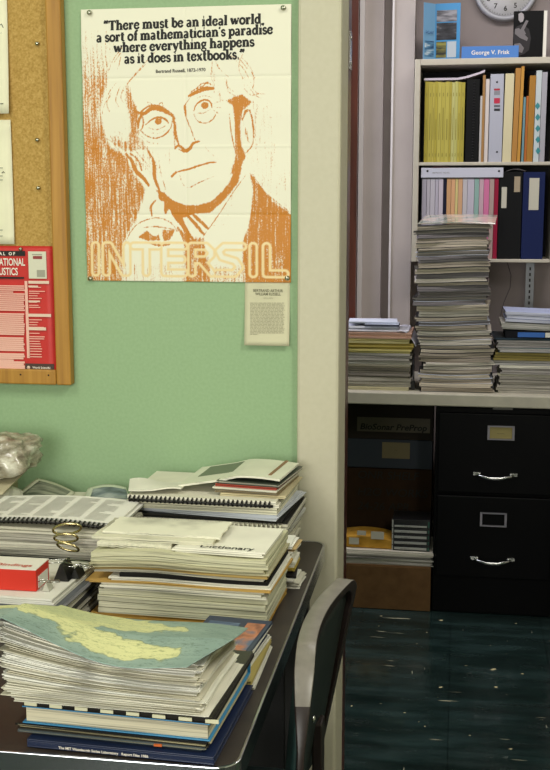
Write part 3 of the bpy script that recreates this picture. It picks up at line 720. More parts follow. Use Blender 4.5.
def doc(name, cx, cy, z, w_, d_, h, label, cat, group=None, leaves=3, col='e6e2cc', top=None, cover=None, rot=0, warp=None, jit=.004, jag=.003, cover_side='both', rg=random, nx=8):
    """one document lying flat: leaves, and where it has them covers as a part"""
    em = edge(col); tm_ = sheet(top or col)
    b = MB(); ct = .0012 if cover else 0; hh = h-ct*(2 if cover_side == 'both' else 1 if cover else 0)-.0003
    zz = z+(ct if cover and cover_side in ('both', 'bottom') else 0); base = zz
    for k in range(leaves):
        z0 = zz+hh*k/leaves; z1 = zz+hh*(k+1)/leaves-(hh/leaves*.14 if k < leaves-1 else 0)
        jx, jy, jr = rg.uniform(-jit, jit), rg.uniform(-jit, jit), rg.uniform(-jit, jit)*1.5
        slab(b, cx+jx, cy+jy, w_-.004, d_-.004, z0, z1, rot+jr, warp, 0, 1, nx, 6, jag, rg)
    if not cover:
        o = b.build(name, [em, tm_], origin=(cx, cy, z)); return tag(o, label, cat, group)
    o = thing(name, (cx, cy, z), label, cat, group)
    b.build('pages', [em, tm_], o)
    b = MB()
    if cover_side in ('both', 'bottom'): slab(b, cx, cy, w_, d_, z, z+ct, rot, warp, 0, 0, nx)
    if cover_side in ('both', 'top'): slab(b, cx, cy, w_, d_, z+h-ct-.0002, z+h-.0002, rot, warp, 0, 0, nx)
    b.build('cover', mat('cover_'+cover, cover, .35, .45), o)
    return o
def comb(o, x0, x1, y, z, h, m=None, rot=0, warp=None, pitch=.0085):
    """plastic comb binding along the front edge"""
    b = MB(); x = x0; cx = (x0+x1)/2
    while x < x1-pitch*.5:
        X = cx+(x-cx)*math.cos(rot); Yv = y+(x-cx)*math.sin(rot); zz = z+(warp(X, Yv, z) if warp else 0)
        b.tube([(X, Yv+.004, zz+h*.95), (X, Yv-.003, zz+h*.8), (X, Yv-.005, zz+h*.5), (X, Yv-.003, zz+h*.15), (X, Yv+.004, zz)], .0021, 6)
        x += pitch
    pts = []
    for i in range(9):
        x = x0+(x1-x0)*i/8; X = cx+(x-cx)*math.cos(rot); Yv = y+(x-cx)*math.sin(rot); pts.append((X, Yv-.001, z+h*.3+(warp(X, Yv, z) if warp else 0)))
    b.tube(pts, .0025, 6)
    b.build('comb_binding', m or mat('black_comb_plastic', '15130f', .35), o)

# --- front stack (A)
rg = random.Random(21)
ax, ay, ar = -.402, 1.392, R(-3.2)
def book(name, cx, cy, z, w_, d_, h, label, rot, cov, pages='d8d2bc', spine=None, cat='book', ct=.0022, inset=.004, spine_front=True):
    """hardback or paperback: page block, cover boards and a spine towards the viewer or away"""
    o = thing(name, (cx, cy, z), label, cat); c, s_ = math.cos(rot), math.sin(rot)
    b = MB(); slab(b, cx, cy, w_-2*inset, d_-2*inset, z+ct, z+h-ct, rot, None, 0, 0, 2, 2); b.build('page_block', edge(pages), o)
    b = MB(); slab(b, cx, cy, w_, d_, z, z+ct-.0001, rot, None, 0, 0, 1, 1); slab(b, cx, cy, w_, d_, z+h-ct+.0001, z+h, rot, None, 0, 0, 1, 1)
    yy = -d_/2+ct/2 if spine_front else d_/2-ct/2
    slab(b, cx-yy*s_, cy+yy*c, w_, ct, z+ct-.0001, z+h-ct+.0001, rot, None, 0, 0, 1, 1)
    b.build('cover', mat('cover_'+cov, cov, .4, .45), o, bevel=.0006); return o
o = book('hardback_book', ax+.012, ay-.012, .7515, .240, .215, .0105, 'navy hardback book with white spine lettering at the foot of the front stack', R(-2.6), '15213f')
fy = ay-.012-.1075
lettering('spine_lettering', 'The MIT Wavelength Series Laboratory   Report Files 1986', .0048, (ax-.07, fy-.0032+.0034, .7548), mat('white_print', 'e6ddd0'), o, .0001, rot=(90, 0, -2.6))
zc = .7622
def nz(h):
    global zc; z = zc; zc += h; return z
doc('journal', ax, ay, nz(.003), .23, .208, .0028, 'thin teal-grey journal just above the navy book in the front stack', 'journal', leaves=2, col='a8aaa0', cover='3b4c50', rot=R(-3.4), rg=rg)
o = doc('journal', ax-.002, ay-.002, nz(.0032), .243, .214, .003, 'thin journal with an orange spine mark low in the front stack', 'journal', leaves=2, col='8a8674', cover='4d5558', rot=R(-3), rg=rg)
b = MB(); b.box(ax+.05, ax+.06, ay-.002-.113, ay-.002-.111, zc-.0031, zc-.0004); b.build('orange_mark', mat('orange_print', 'c8622a'), o)
doc('writing_pad', ax, ay, nz(.004), .248, .214, .0038, 'beige pad with a dark torn binding low in the front stack', 'pad', leaves=3, col='b8ad88', cover='2a2620', rot=R(-3.2), cover_side='bottom', rg=rg)
doc('report', ax-.002, ay, nz(.003), .25, .214, .0028, 'black edged report under the blue covered book in the front stack', 'report', leaves=2, col='c4bda2', cover='1c1a18', rot=R(-3.5), rg=rg)
book('paperback_book', ax+.004, ay, nz(.0228), .244, .212, .0226, 'thick textbook with bright blue cover and cream page edges in the front stack', ar, '2f7fae', 'cfc6ac', ct=.0016, spine_front=False)
o = doc('bound_report', ax+.006, ay+.001, nz(.0082), .246, .214, .008, 'report bound in black and white dashed edge tape above the thick textbook', 'report', leaves=1, col='2a2723', cover='22201d', rot=ar, rg=rg)
b = MB(); c, s_ = math.cos(ar), math.sin(ar)
for k in range(8):
    x = -.118+k*.0335; X0 = ax+.004+x*c+.1075*s_; Y0 = ay+.001+x*s_-.1075*c; b.box(X0, X0+.0165, Y0-.0012, Y0+.001, zc-.0066, zc-.0024, 0, ar)
tag(b.build('white_tape', mat('cream_tape', 'dcd8b8', .5), o), 'cream dashes along the binding')
zA0 = zc
def warpA(X, Y, z):
    k = min(1, max(0, (z-zA0)/.085)); u_ = (X-(ax-.135))/.27
    return k*(.030*max(0, 1-u_*1.5)**2*(1-min(1, max(0, (Y-1.31)/.15))*.7)-.010*max(0, u_-.3)-.004*math.sin(max(0, min(1, u_))*3.14)-.22*max(0, Y-1.34))
na = 27
for i in range(na):
    h = .00268; last = i == na-1
    col = rg.choice(['e6e2cf', 'dad5c0', 'eeebdc', 'd2ccb6', 'e8e4d4', 'f2f0e6'])
    dx = rg.uniform(-.006, .006)-.010*math.sin(i/na*math.pi)*0; dx += -.006*(i/na)
    doc('paper_manuscript', ax-.011+dx, ay-.018+rg.uniform(-.005, .005)-(.03 if last else 0), zc, (.235 if last else .255)+rg.uniform(-.006, .006), .12 if last else .172, h-.0002,
        ('white sheet pile directly under the map on the front stack' if last else
         'stapled off-white manuscript in the front stack, %s above the dashed report' % ORD[i]), 'manuscript', 'stapled manuscripts in the front stack', leaves=3, col='f0eee2' if last else col, rot=ar+rg.uniform(-.02, .02), warp=warpA, jit=.0035, jag=.008, rg=rg, nx=12)
    zc += h
zA1 = zc
# the map, one folded-open sheet draped over the front stack
mapm = mat('relief_map_print', 'ffffff', .45, .35)
def mapnodes(m):
    la = N(m, 'ShaderNodeAttribute', attribute_name='land'); f1 = N(m, 'ShaderNodeMath', operation='ADD'); lk(m, la.outputs['Fac'], f1.inputs[0]); f1.inputs[1].default_value = .5
    base = ramp(m, f1.outputs[0], [(.30, '7f958d'), (.485, '8da298'), (.50, '8c9778'), (.515, 'd0cf98'), (.62, 'd6d59c'), (.8, 'c8cb98')])
    f2 = noise(m, (90, 160, 1), 1, 5, .7); r2 = ramp(m, f2, [(.34, '6f8a70'), (.44, 'ffffff')])
    mx = N(m, 'ShaderNodeMixRGB'); mx.blend_type = 'MULTIPLY'; mx.inputs[0].default_value = .6; lk(m, base, mx.inputs[1]); lk(m, r2, mx.inputs[2])
    f3 = noise(m, (14, 40, 1), 1, 6, .75); r3 = ramp(m, f3, [(.488, 'ffffff'), (.5, '6d8f88'), (.512, 'ffffff')])
    m3 = N(m, 'ShaderNodeMixRGB'); m3.blend_type = 'MULTIPLY'; m3.inputs[0].default_value = .7; lk(m, mx.outputs[0], m3.inputs[1]); lk(m, r3, m3.inputs[2])
    lk(m, m3.outputs[0], P(m).inputs['Base Color'])
mapnodes(mapm)
b = MB(); nxm, nym = 220, 70; vs = []; fs = []; land = []
xl, xr = -.70, -.265
for k in (0, 1):
    for j in range(nym+1):
        for i in range(nxm+1):
            u_, v_ = i/nxm, j/nym
            x = xl+(xr-xl)*u_-.035*max(0, .5-v_)*u_*2-.0*v_
            yf = 1.262+.008*math.sin(u_*6)-.022*u_*u_; yb = 1.475-.03*u_**3
            y = yf+(yb-yf)*v_
            t = (x-(ax-.135))/.27
            z = zA1+.0050+.030*max(0, 1-max(t, 0)*1.5)**2*(1-min(1, max(0, (y-1.31)/.15))*.7)-.010*max(0, t-.3)-.004*math.sin(max(0, min(1, t))*3.14)-.22*max(0, y-1.34)
            z += .004*(1+math.sin(t*7+1))*(1-v_)**2
            if t > 0.0: z += .003
            if t < 0: z += -.05*t*t*3
            z += .004*v_*math.sin(u_*9)
            q_ = Vector((u_*9, v_*3, 0)); nn = mnoise.fractal(q_, .8, 2.1, 5)*.16
            la = .50+nn-abs(v_-.72)*.95-max(0, u_-.46)*1.3
            lb = .10+nn*.7-abs(v_-(.40-(u_-.4)*.42))-max(0, u_-.90)*3
            land.append(max(la, lb))
            vs.append((x, y, z-(0.0004 if k else 0)))
W1 = nxm+1; H1 = W1*(nym+1)
for j in range(nym):
    for i in range(nxm): a = j*W1+i; fs.append((a, a+1, a+W1+1, a+W1)); fs.append((H1+a, H1+a+W1, H1+a+W1+1, H1+a+1))
rim = [i for i in range(W1)]+[j*W1+nxm for j in range(1, nym+1)]+[nym*W1+i for i in range(nxm-1, -1, -1)]+[j*W1 for j in range(nym-1, 0, -1)]
for a, q in zip(rim, rim[1:]+rim[:1]): fs.append((a, H1+a, H1+q, q))
b.add(vs, fs, 0, True)
mo = b.build('relief_map', mapm, fixn=False); la_ = mo.data.attributes.new('land', 'FLOAT', 'POINT'); la_.data.foreach_set('value', land)
tag(mo, 'green and yellow relief map sheet draped over the front paper stack', 'map')

# --- small stack B behind the right of the map
rg = random.Random(5)
zc = .7505
bxs, bys = -.318, 1.565
for i, (h, c1, lab, cv, dx) in enumerate((
        (.007, 'd8d4c4', 'white offprint at the bottom of the small stack right of the map', None, .006),
        (.006, 'e2dfd0', 'white offprint, second from the bottom of the small stack right of the map', None, -.004),
        (.007, 'cfc28c', 'yellow edged booklet in the small stack right of the map', 'b0a05c', .004),
        (.007, 'dcd9cc', 'white offprint above the yellow booklet right of the map', None, -.002),
        (.006, '707a86', 'dark blue edged booklet in the small stack right of the map', '26304a', -.008),
        (.008, 'e4e0d2', 'thick white offprint under the blue covered magazine right of the map', None, -.006),
        (.007, 'd4d0c0', 'cream offprint just below the blue covered magazine', None, .0))):
    doc('offprint', bxs+dx, bys+rg.uniform(-.006, .006), zc, .095, .16, h*.84-.0003, lab, 'booklet', leaves=3, col=c1, cover=cv, rot=R(rg.uniform(-8, 4)), rg=rg, jit=.003); zc += h*.84
o = doc('magazine', bxs-.004, bys, zc, .10, .165, .004, 'magazine with a blue and orange printed cover right of the map', 'magazine', leaves=1, col='b8b8b4', cover='2b3a50', rot=R(-6), rg=rg)
b = MB(); zc += .0042
b.box(bxs+.012, bxs+.04, bys-.07, bys+.065, zc, zc+.0003, 0, R(-6), (bxs, bys)); b.box(bxs-.046, bxs+.002, bys-.07, bys+.06, zc, zc+.0003, 1, R(-6), (bxs, bys))
b.build('cover_print', [noisy('cover_photo', [(.35, '7a5040'), (.5, 'b87a58'), (.65, '5d6c80')], s=30), noisy('cover_text_block', [(.4, '40526c'), (.6, '6a7b90')], (20, 300, 1), 1)], o)

# --- middle folder stack (C)
rg = random.Random(9)
cx_, cy_ = -.424, 1.815; zc = .7505
def warpC(X, Y, z):
    k = min(1, max(0, (z-.79)/.07)); u_ = (X+.575)/.30
    return k*(.006*max(0, .35-u_)/.35*-1+.003*math.sin(u_*6))
def C(name, h, w_, d_, label, cat, **k):
    global zc
    dx = k.pop('dx', 0); dy = k.pop('dy', 0)
    o = doc(name, cx_+dx, cy_+dy, zc, w_, d_, h-.0003, label, cat, warp=warpC, rg=rg, **k); zc += h; return o
C('manila_folder', .004, .29, .18, 'gold manila folder at the bottom of the middle folder stack', 'folder', leaves=1, col='c29a4a', rot=R(-3), dx=-.004)
C('manila_folder', .005, .30, .18, 'tan folder, second from the bottom of the middle folder stack', 'folder', leaves=1, col='b98f45', rot=R(-2), dx=-.002)
C('paper_bundle', .041, .285, .18, 'thick block of cream paper low in the middle folder stack', 'paper bundle', leaves=4, col='cfccb0', jit=.0025, rot=R(-2))
C('paper_bundle', .012, .275, .18, 'thin white sheaf on the cream block of the middle stack', 'paper bundle', leaves=3, col='e6e2cf', rot=R(-3), dx=.004)
C('manila_folder', .004, .315, .18, 'gold folder jutting out left in the middle of the folder stack', 'folder', leaves=1, col='c8a158', rot=R(-3.2), dx=-.008)
C('manuscript', .006, .27, .18, 'white manuscript on the jutting gold folder', 'manuscript', leaves=3, col='e4e1d2', rot=R(-2), dx=.012)
C('black_folder', .007, .25, .18, 'black folder showing at the right of the middle stack', 'folder', leaves=1, col='1a1917', rot=R(-2), dx=.022)
C('manuscript', .005, .285, .18, 'grey-white manuscript over the black folder', 'manuscript', leaves=2, col='cdc9b6', rot=R(-3))
C('tan_folder', .005, .29, .18, 'tan tabbed folder high in the middle stack', 'folder', leaves=1, col='b0955a', rot=R(-3.5), dx=-.002)
C('paper_bundle', .010, .295, .18, 'grey sheaf above the tan tabbed folder', 'paper bundle', leaves=3, col='bdb795', rot=R(-2.5), dx=-.004)
C('cream_folder', .016, .297, .18, 'thick pale cream folder near the top of the middle stack', 'folder', leaves=2, col='cbc8a8', jit=.002, rot=R(-2.6), dx=-.004)
zt = zc
def ragged(name, cx, cy, w_, d_, z, h, col, label, seed, rot):
    r2 = random.Random(seed)
    b = MB(); k = 26; pts = []
    for i in range(k+1): pts.append((-w_/2+w_*i/k, -d_/2+r2.uniform(0, .004)))
    for i in range(1, 8): pts.append((w_/2+r2.uniform(-.003, 0), -d_/2+d_*i/8))
    for i in range(k+1): pts.append((w_/2-w_*i/k, d_/2-r2.uniform(0, .004)))
    for i in range(1, 8): pts.append((-w_/2+r2.uniform(0, .003), d_/2-d_*i/8))
    c, s_ = math.cos(rot), math.sin(rot); poly = [(cx+x*c-y*s_, cy+x*s_+y*c) for x, y in pts]
    slab_poly(b, poly, z, z+h-.0003); return tag(b.build(name, [edge(col)]), label, 'paper pad')
o = doc('printed_report', cx_+.062, cy_-.01, zt, .15, .145, .008, 'white report with printed title at the right on top of the middle stack', 'report', leaves=3, col='e9e6d6', rot=R(-4), rg=rg)
lettering('title_lettering', 'Dictionary', .021, (cx_+.024, cy_-.071, zt+.0084), ink, o, .0003, rot=(0, 0, -4))
ragged('torn_pad', cx_-.083, cy_-.01, .125, .12, zt, .008, 'd8d5c0', 'torn cream pad at the top left of the middle stack', 3, R(-2))
zt += .0083
ragged('torn_pad', cx_-.055, cy_-.004, .205, .115, zt, .006, 'd2cfb8', 'wide torn cream pad on the top of the middle stack, under the loose leaf', 4, R(-2.5))
ragged('loose_leaf', cx_-.045, cy_+.002, .20, .095, zt+.0063, .004, 'e2e0cc', 'topmost ragged white leaf bundle of the middle stack', 5, R(-1))

# --- papers between the middle stack and the desk edge
rg = random.Random(15)
zc = .7505
for i, (h, c1, lab, w_, dx, cv) in enumerate((
        (.006, 'dcd9cc', 'lowest white offprint right of the middle folder stack', .10, .0, None), (.006, 'c8c4b4', 'grey offprint, second from the bottom right of the middle stack', .095, .004, None),
        (.007, 'e4e1d4', 'white offprint, third from the bottom right of the middle stack', .09, -.002, None),
        (.014, '23201d', 'black notebook right of the middle folder stack', .085, -.006, None), (.006, 'b9a24c', 'olive yellow booklet on the black notebook', .085, -.004, 'a8903a'),
        (.010, 'e2dfd0', 'white report fanned out right of the middle stack', .085, .0, None), (.008, 'd9d5c4', 'cream report on the fanned white one', .085, -.006, None), (.010, 'eae7da', 'white typed letter bundle over the cream report', .088, -.008, None), (.005, 'c2a877', 'tan envelope beside the printed report', .09, -.006, None), (.007, 'ecebe2', 'topmost white sheet bundle between the middle stack and the desk edge', .08, -.010, None))):
    doc('offprint', -.298+dx*.6, 1.952+rg.uniform(-.004, .004), zc, w_*.75, .066, h-.0003, lab, 'booklet', leaves=3, col=c1, cover=cv, rot=R(rg.uniform(-3, 1)), rg=rg, jit=.003, jag=.006); zc += h

# --- back stack with comb bindings (E)
rg = random.Random(31)
ex, ey = -.445, 2.105; zc = .7505
def Ed(name, h, w_, d_, label, cat, dx=0, dy=0, **k):
    global zc
    o = doc(name, ex+dx, ey+dy, zc, w_, d_, h-.0003, label, cat, rg=rg, **k); zc += h; return o
for i, (h, c1, cv, lb) in enumerate(((.011, 'c9c5b2', None, 'grey paper bundle at the very bottom of the back stack'), (.014, 'b8b4a2', '2a2a28', 'dark covered report, second from the bottom of the back stack'),
                                 (.018, 'd2cebc', None, 'pale paper bundle, third from the bottom of the back stack'), (.012, 'cfcab4', None, 'pale bundle below the grey covered report of the back stack'))):
    Ed('report', h, .29, .20, lb, 'report', col=c1, cover=cv, rot=R(rg.uniform(-4, 1)), dx=rg.uniform(-.004, .004))
Ed('report', .010, .285, .20, 'grey covered report deep in the back stack', 'report', col='bdb9aa', cover='555a5e', rot=R(-4), dx=.004)
Ed('report', .010, .285, .20, 'white report with skewed leaves under the orange folder', 'report', col='d8d8d2', rot=R(-5), dx=.008, jag=.01)
Ed('orange_folder', .004, .29, .2, 'thin orange edged folder in the back stack', 'folder', leaves=1, col='d0713a', rot=R(-3), dx=-.004)
o = Ed('bound_report', .016, .285, .2, 'black comb bound report low in the back stack, white teeth along its edge', 'report', leaves=2, col='cfcbbb', cover='191816', rot=R(-2), dx=.012)
comb(o, ex-.125, ex+.15, ey-.104, zc-.014, .011, mat('cream_comb', 'd9d6bf', .4), R(-2))
Ed('report', .006, .285, .2, 'black covered thin report between the two comb bound ones', 'report', leaves=1, col='2a2824', cover='171614', rot=R(-4), dx=.006)
Ed('report', .009, .285, .2, 'bluish white report with fanned leaves in the upper back stack', 'report', leaves=4, col='c8ccd4', rot=R(-6), dx=.006, jag=.014)
Ed('report', .013, .29, .2, 'cream report directly under the upper comb bound one', 'report', leaves=3, col='dcd8c0', rot=R(-3), dx=-.004)
o = Ed('bound_report', .012, .285, .2, 'upper comb bound report of the back stack, dark spiral along its edge', 'report', leaves=2, col='e2decc', rot=R(-1.5), dx=-.006)
comb(o, ex-.145, ex+.125, ey-.104, zc-.0115, .010, None, R(-1.5))
zE = zc
# open white sheets slipping off at the left, a magazine curling over it
def warpS(X, Y, z): return .003*math.sin(X*60)+.004*math.sin(Y*30+X*40)
b = MB(); slab(b, ex-.105, ey-.055, .10, .07, zE+.007, zE+.0095, R(8), warpS, 0, 1, 12, 8, .02, rg)
tag(b.build('crumpled_sheets', [edge('e4e1d0'), sheet('e6e4d6')]), 'crumpled white sheets at the left end on top of the back stack', 'paper sheets')
mx0, my0 = -.362, 2.10; zc = zE
for h, c1, cv, lb, w_ in ((.006, 'c9bd98', None, 'tan edged magazine at the bottom of the small pile topping the back stack', .125), (.005, 'b9b39c', '8c7a5a', 'brown covered magazine in the small pile topping the back stack', .12),
                      (.006, 'd8d4c2', None, 'white magazine in the middle of the small pile topping the back stack', .125), (.005, 'b0584a', 'b04838', 'red edged magazine near the top of the back stack', .118),
                      (.006, 'cfcab8', '3a4036', 'dark covered magazine just under the topmost one', .12)):
    doc('magazine', mx0+rg.uniform(-.004, .006), my0+rg.uniform(-.004, .004), zc, w_, .16, h-.0003, lb, 'magazine', leaves=2, col=c1, cover=cv, rot=R(rg.uniform(-9, -3)), rg=rg); zc += h
def warpM(X, Y, z):
    t = max(0, (mx0-.03)-X)/.14
    return -.027*min(1, t)**1.0*1 + .004*math.sin(min(1, max(0, (X-mx0+.06)/.12))*3.14)
b = MB(); slab(b, mx0-.04, my0+.005, .20, .145, zc+.003, zc+.0065, R(-6), warpM, 0, 1, 24, 8, .004, rg)
o = b.build('magazine', [edge('e6e3d2'), sheet('e6e3d0', .35, .5)], origin=(mx0, my0, zc)); tag(o, 'topmost white magazine of the back stack, its left half drooping', 'magazine')
b = MB(); slab(b, mx0+.035, my0+.01, .006, .13, zc+.0064, zc+.0072, R(-6), warpM, 0, 0, 3, 6); b.build('brown_stripe', mat('brown_print', '8c6a4c'), o)
b = MB(); slab(b, mx0-.08, my0+.03, .07, .08, zc+.0064, zc+.0071, R(-6), warpM, 0, 0, 8, 6); b.build('dark_print', mat('olive_print', '6f7a64'), o)

# --- left stack (D) with a comb bound report on top
rg = random.Random(41)
dx0, dy0 = -.705, 1.932; zc = .7505
def Dd(name, h, label, cat, dx=0, w_=.27, **k):
    global zc
    o = doc(name, dx0+dx, dy0, zc, w_, .16, h-.0003, label, cat, rg=rg, warp=k.pop('warp', None), **k); zc += h; return o
Dd('paper_bundle', .038, 'grey paper bundle at the foot of the left stack behind the red box', 'paper bundle', col='bdb8a8', leaves=4)
Dd('report', .008, 'dark edged report low in the left stack', 'report', col='4a4640', cover='1c1b1a', leaves=1)
o = Dd('bound_volume', .010, 'black bound volume with small spine lettering in the left stack', 'book', col='22201e', cover='141312', leaves=1, dx=-.004)
lettering('spine_lettering', 'BIOACOUSTICS SIGNALS', .0055, (dx0-.05, dy0-.0842, zc-.0075), mat('pale_print', 'ddc3b0'), o, .0002)
Dd('paper_bundle', .014, 'grey-white bundle above the black bound volume', 'paper bundle', col='c4c0b2', leaves=3, rot=R(-2))
Dd('report', .012, 'white report in the middle of the left stack', 'report', col='d6d2c2', leaves=3, rot=R(1))
Dd('report', .013, 'grey edged report, third from the top of the left stack', 'report', col='b9b5a8', leaves=3, rot=R(-2))
Dd('report', .014, 'cream edged report, second from the top of the left stack', 'report', col='ccc8b6', leaves=3, rot=R(-1))
def warpD(X, Y, z):
    t = (X-(dx0-.13))/.26; return .006*math.sin(max(0, min(1, t))*3.14)-.012*max(0, t-.6)**2*0+.002
o = Dd('open_report', .012, 'white printed comb bound report on top of the left stack, curling at its right edge', 'report', col='dedcd2', top='ebe9e2', leaves=3, warp=warpD, jag=.006, dx=.004)
comb(o, dx0-.125, dx0+.125, dy0-.085, zc-.009, .008, None, 0, warpD)
b = MB(); rr = random.Random(8)
for c_ in range(5):
    for r_ in range(18):
        x = dx0-.115+c_*.047; y = dy0-.066+r_*.0074
        l = .036*(1 if rr.random() > .15 else rr.uniform(.3, .8)); zz = zc+warpD(x+l/2, y, 0)-.0004
        b.add([(x, y, zc+warpD(x, y, 0)+.0002), (x+l, y, zc+warpD(x+l, y, 0)+.0002), (x+l, y+.003, zc+warpD(x+l, y, 0)+.0002), (x, y+.003, zc+warpD(x, y, 0)+.0002)], [(0, 1, 2, 3)])
b.build('printed_columns', mat('column_grey', 'c4c3ba', .7), o)
# loose binding rings lying against the left stack
ringm = mat('brass_ring', 'c8b98a', .25, .5, 1)
for (px, py, rr_, lb, tlt) in ((67, 529, .025, 'upper large metal binder ring leaning on the left stack', 10), (66, 538, .021, 'middle metal binder ring leaning on the left stack', 4), (68, 547, .019, 'lowest metal binder ring leaning on the left stack', -10)):
    c = at(px, py, dy0-.115); b = MB()
    b.tube([(c.x+rr_*math.cos(t*math.pi/12), c.y-.006*math.sin(t*math.pi/12), c.z+rr_*.42*math.sin(t*math.pi/12)+rr_*math.cos(t*math.pi/12)*math.sin(R(tlt))) for t in range(24)], .0021, 8, 0, True)
    tag(b.build('binder_ring', ringm), lb, 'ring', 'binder rings by the left stack')

# --- near-left pile with the red box
rg = random.Random(51)
qx, qy = -.728, 1.70; zc = .7505
for h, c1, cv, lb, jx in ((.024, 'b8b4a6', None, 'grey bundle at the foot of the pile carrying the red box', 0), (.012, 'a8a498', '2a2a2c', 'dark covered report in the pile carrying the red box', .004),
                       (.016, 'c9c5b6', None, 'pale bundle in the middle of the pile carrying the red box', -.004), (.010, '9a9aa0', '50545c', 'slate covered report in the pile carrying the red box', .006),
                       (.012, 'dad8ce', None, 'white report directly under the red box', .0)):
    doc('report', qx+jx, qy, zc, .28, .19, h-.0003, lb, 'report', leaves=4, col=c1, cover=cv, rot=R(rg.uniform(-4, 0)), rg=rg, jit=.003); zc += h
zq = zc
rb = thing('red_box', (-.75, 1.66, zq), 'long red and white cardboard box of binding supplies on the left pile', 'box')
b = MB(); b.box(-.86, -.633, 1.632, 1.69, zq, zq+.034); b.build('box_body', mat('red_card', 'cc2f1e', .45), rb, .001)
b = MB(); b.box(-.8601, -.6329, 1.6318, 1.6902, zq+.0341, zq+.0352); b.build('box_top', mat('white_card', 'dedad0', .5), rb)
b = MB(); b.box(-.6329, -.6321, 1.64, 1.682, zq+.003, zq+.022); b.build('end_label', mat('white_card', 'dedad0', .5), rb)
lettering('red_lettering', 'Special-Bindings', .016, (-.645, 1.645, zq+.0354), mat('red_print', 'b5432e'), rb, .0004, 'RIGHT', rot=(0, 0, 0), sx=1.1)
# binder clips beside the box
clipb = mat('clip_black', '141414', .3, .5)
def clip(x, y, z, w_, s_, label, rot=0, body=clipb):
    o = thing('binder_clip', (x, y, z), label, 'clip'); b = MB()
    b.prism([(x-.0, z), (x+s_, z), (x+s_*.55, z+s_*1.1), (x+s_*.45, z+s_*1.1)], y, y+w_); b.build('clip_body', body, o, .001)
    for k in (0, 1):
        b = MB(); x1 = x+(0 if k == 0 else s_); sg = -1 if k == 0 else 1
        b.tube([(x+s_*.5, y+w_*.3, z+s_*1.08), (x1+sg*s_*.9, y+w_*.25, z+s_*.7+.006), (x1+sg*s_*1.15, y+w_*.5, z+s_*.6+.006), (x1+sg*s_*.9, y+w_*.75, z+s_*.7+.006), (x+s_*.5, y+w_*.7, z+s_*1.08)], .0009, 6)
        b.build('wire_handle', chrome, o)
    return o
clip(-.625, 1.685, zq, .04, .026, 'large black binder clip standing behind the end of the red box')
clip(-.602, 1.70, zq, .03, .016, 'small black binder clip with pale wire handles right of the large one')
o = clip(-.625, 1.635, zq, .02, .012, 'pale metal clip in front of the black binder clips', body=mat('pale_clip', 'b9b7aa', .35, .5))

# --- papers against the wall at the back left (F)
rg = random.Random(61); zc = .7505; gx0, gy0 = -.72, 2.135
for h, c1, cv, lb in ((.03, 'c4c0b0', None, 'lowest paper bundle against the wall behind the left stack'), (.025, 'b0ac9c', '6a6a62', 'grey covered bundle against the wall behind the left stack'), (.03, 'cfcbb8', None, 'upper paper bundle against the wall behind the left stack')):
    doc('paper_bundle', gx0-.02, gy0, zc, .24, .14, h-.0003, lb, 'paper bundle', leaves=3, col=c1, cover=cv, rg=rg); zc += h
def leaf(name, P4, label, cat, m, th=.003, bulge=.006, n=12, pic=None, picm=None):
    """a thin sheet spanning four corner points, bulging upwards"""
    P4 = [Vector(p) for p in P4]
    def S_(u, v): return (P4[0]*(1-u)+P4[1]*u)*(1-v)+(P4[3]*(1-u)+P4[2]*u)*v+Vector((0, 0, bulge*math.sin(u*math.pi)))
    def grid(b, u0, u1, v0, v1, lift, th_):
        vs = []; fs = []; w1 = n+1; h1 = w1*w1
        for k in (0, 1):
            for j in range(w1):
                for i in range(w1):
                    p = S_(u0+(u1-u0)*i/n, v0+(v1-v0)*j/n)+Vector((0, 0, lift-(th_ if k else 0))); vs.append(p)
        for j in range(n):
            for i in range(n): a = j*w1+i; fs.append((a, a+1, a+w1+1, a+w1)); fs.append((h1+a, h1+a+w1, h1+a+w1+1, h1+a+1))
        rim = [i for i in range(w1)]+[j*w1+n for j in range(1, w1)]+[n*w1+i for i in range(n-1, -1, -1)]+[j*w1 for j in range(n-1, 0, -1)]
        for a, q in zip(rim, rim[1:]+rim[:1]): fs.append((a, h1+a, h1+q, q))
        b.add(vs, fs, 0, True)
    b = MB(); grid(b, 0, 1, 0, 1, 0, th); o = b.build(name, m, fixn=False); tag(o, label, cat)
    if pic:
        b = MB(); grid(b, *pic, .0006, .0004); b.build('picture', picm, o, fixn=False)
    return o
photo_m = noisy('grey_landscape_print', [(.35, '4e5048'), (.5, '8a8a7c'), (.65, 'aeac9c')], (6, 22, 1), 3, 5, .4)
photo_b = noisy('blue_grey_print', [(.35, '39424a'), (.5, '76808a'), (.65, 'aab0b2')], (10, 10, 1), 2, 4, .4)
leaf('open_magazine', (at(8, 501, 2.08), at(60, 505, 2.08), at(75, 492, 2.19), at(37, 478, 2.20)), 'open magazine page with a grey landscape picture propped against the wall', 'magazine', sheet('d6d3bf'), .002, .004, pic=(.12, .92, .2, .9), picm=photo_m)
leaf('white_card', (at(12, 503, 2.045), at(48, 504, 2.045), at(60, 501, 2.075), at(20, 500, 2.075)), 'white card lying in front of the landscape picture page', 'card', sheet('dcd9c8'), .002, .002)
leaf('magazine', (at(80, 506, 2.07), at(131, 504, 2.07), at(126, 487, 2.18), at(88, 488, 2.18)), 'pale magazine with a blue-grey picture beside the landscape page', 'magazine', sheet('cdd4be'), .004, .007, pic=(.16, .98, .2, .82), picm=photo_b)
for i in range(5):
    leaf('loose_sheet', (at(-8, 500+i*1.5, 2.03+i*.004), at(8+i*4, 506, 2.03+i*.004), at(14+i*2.2, 492-i*.3, 2.09+i*.004), at(1+i*2, 480+i*1.4, 2.095+i*.004)), 'curled loose sheet at the far left, %s from the left of its fan' % ORD[i], 'paper sheet', sheet(['dcd9c8', 'c9c6b6', 'e0ddcc'][i % 3]), .001, .002)
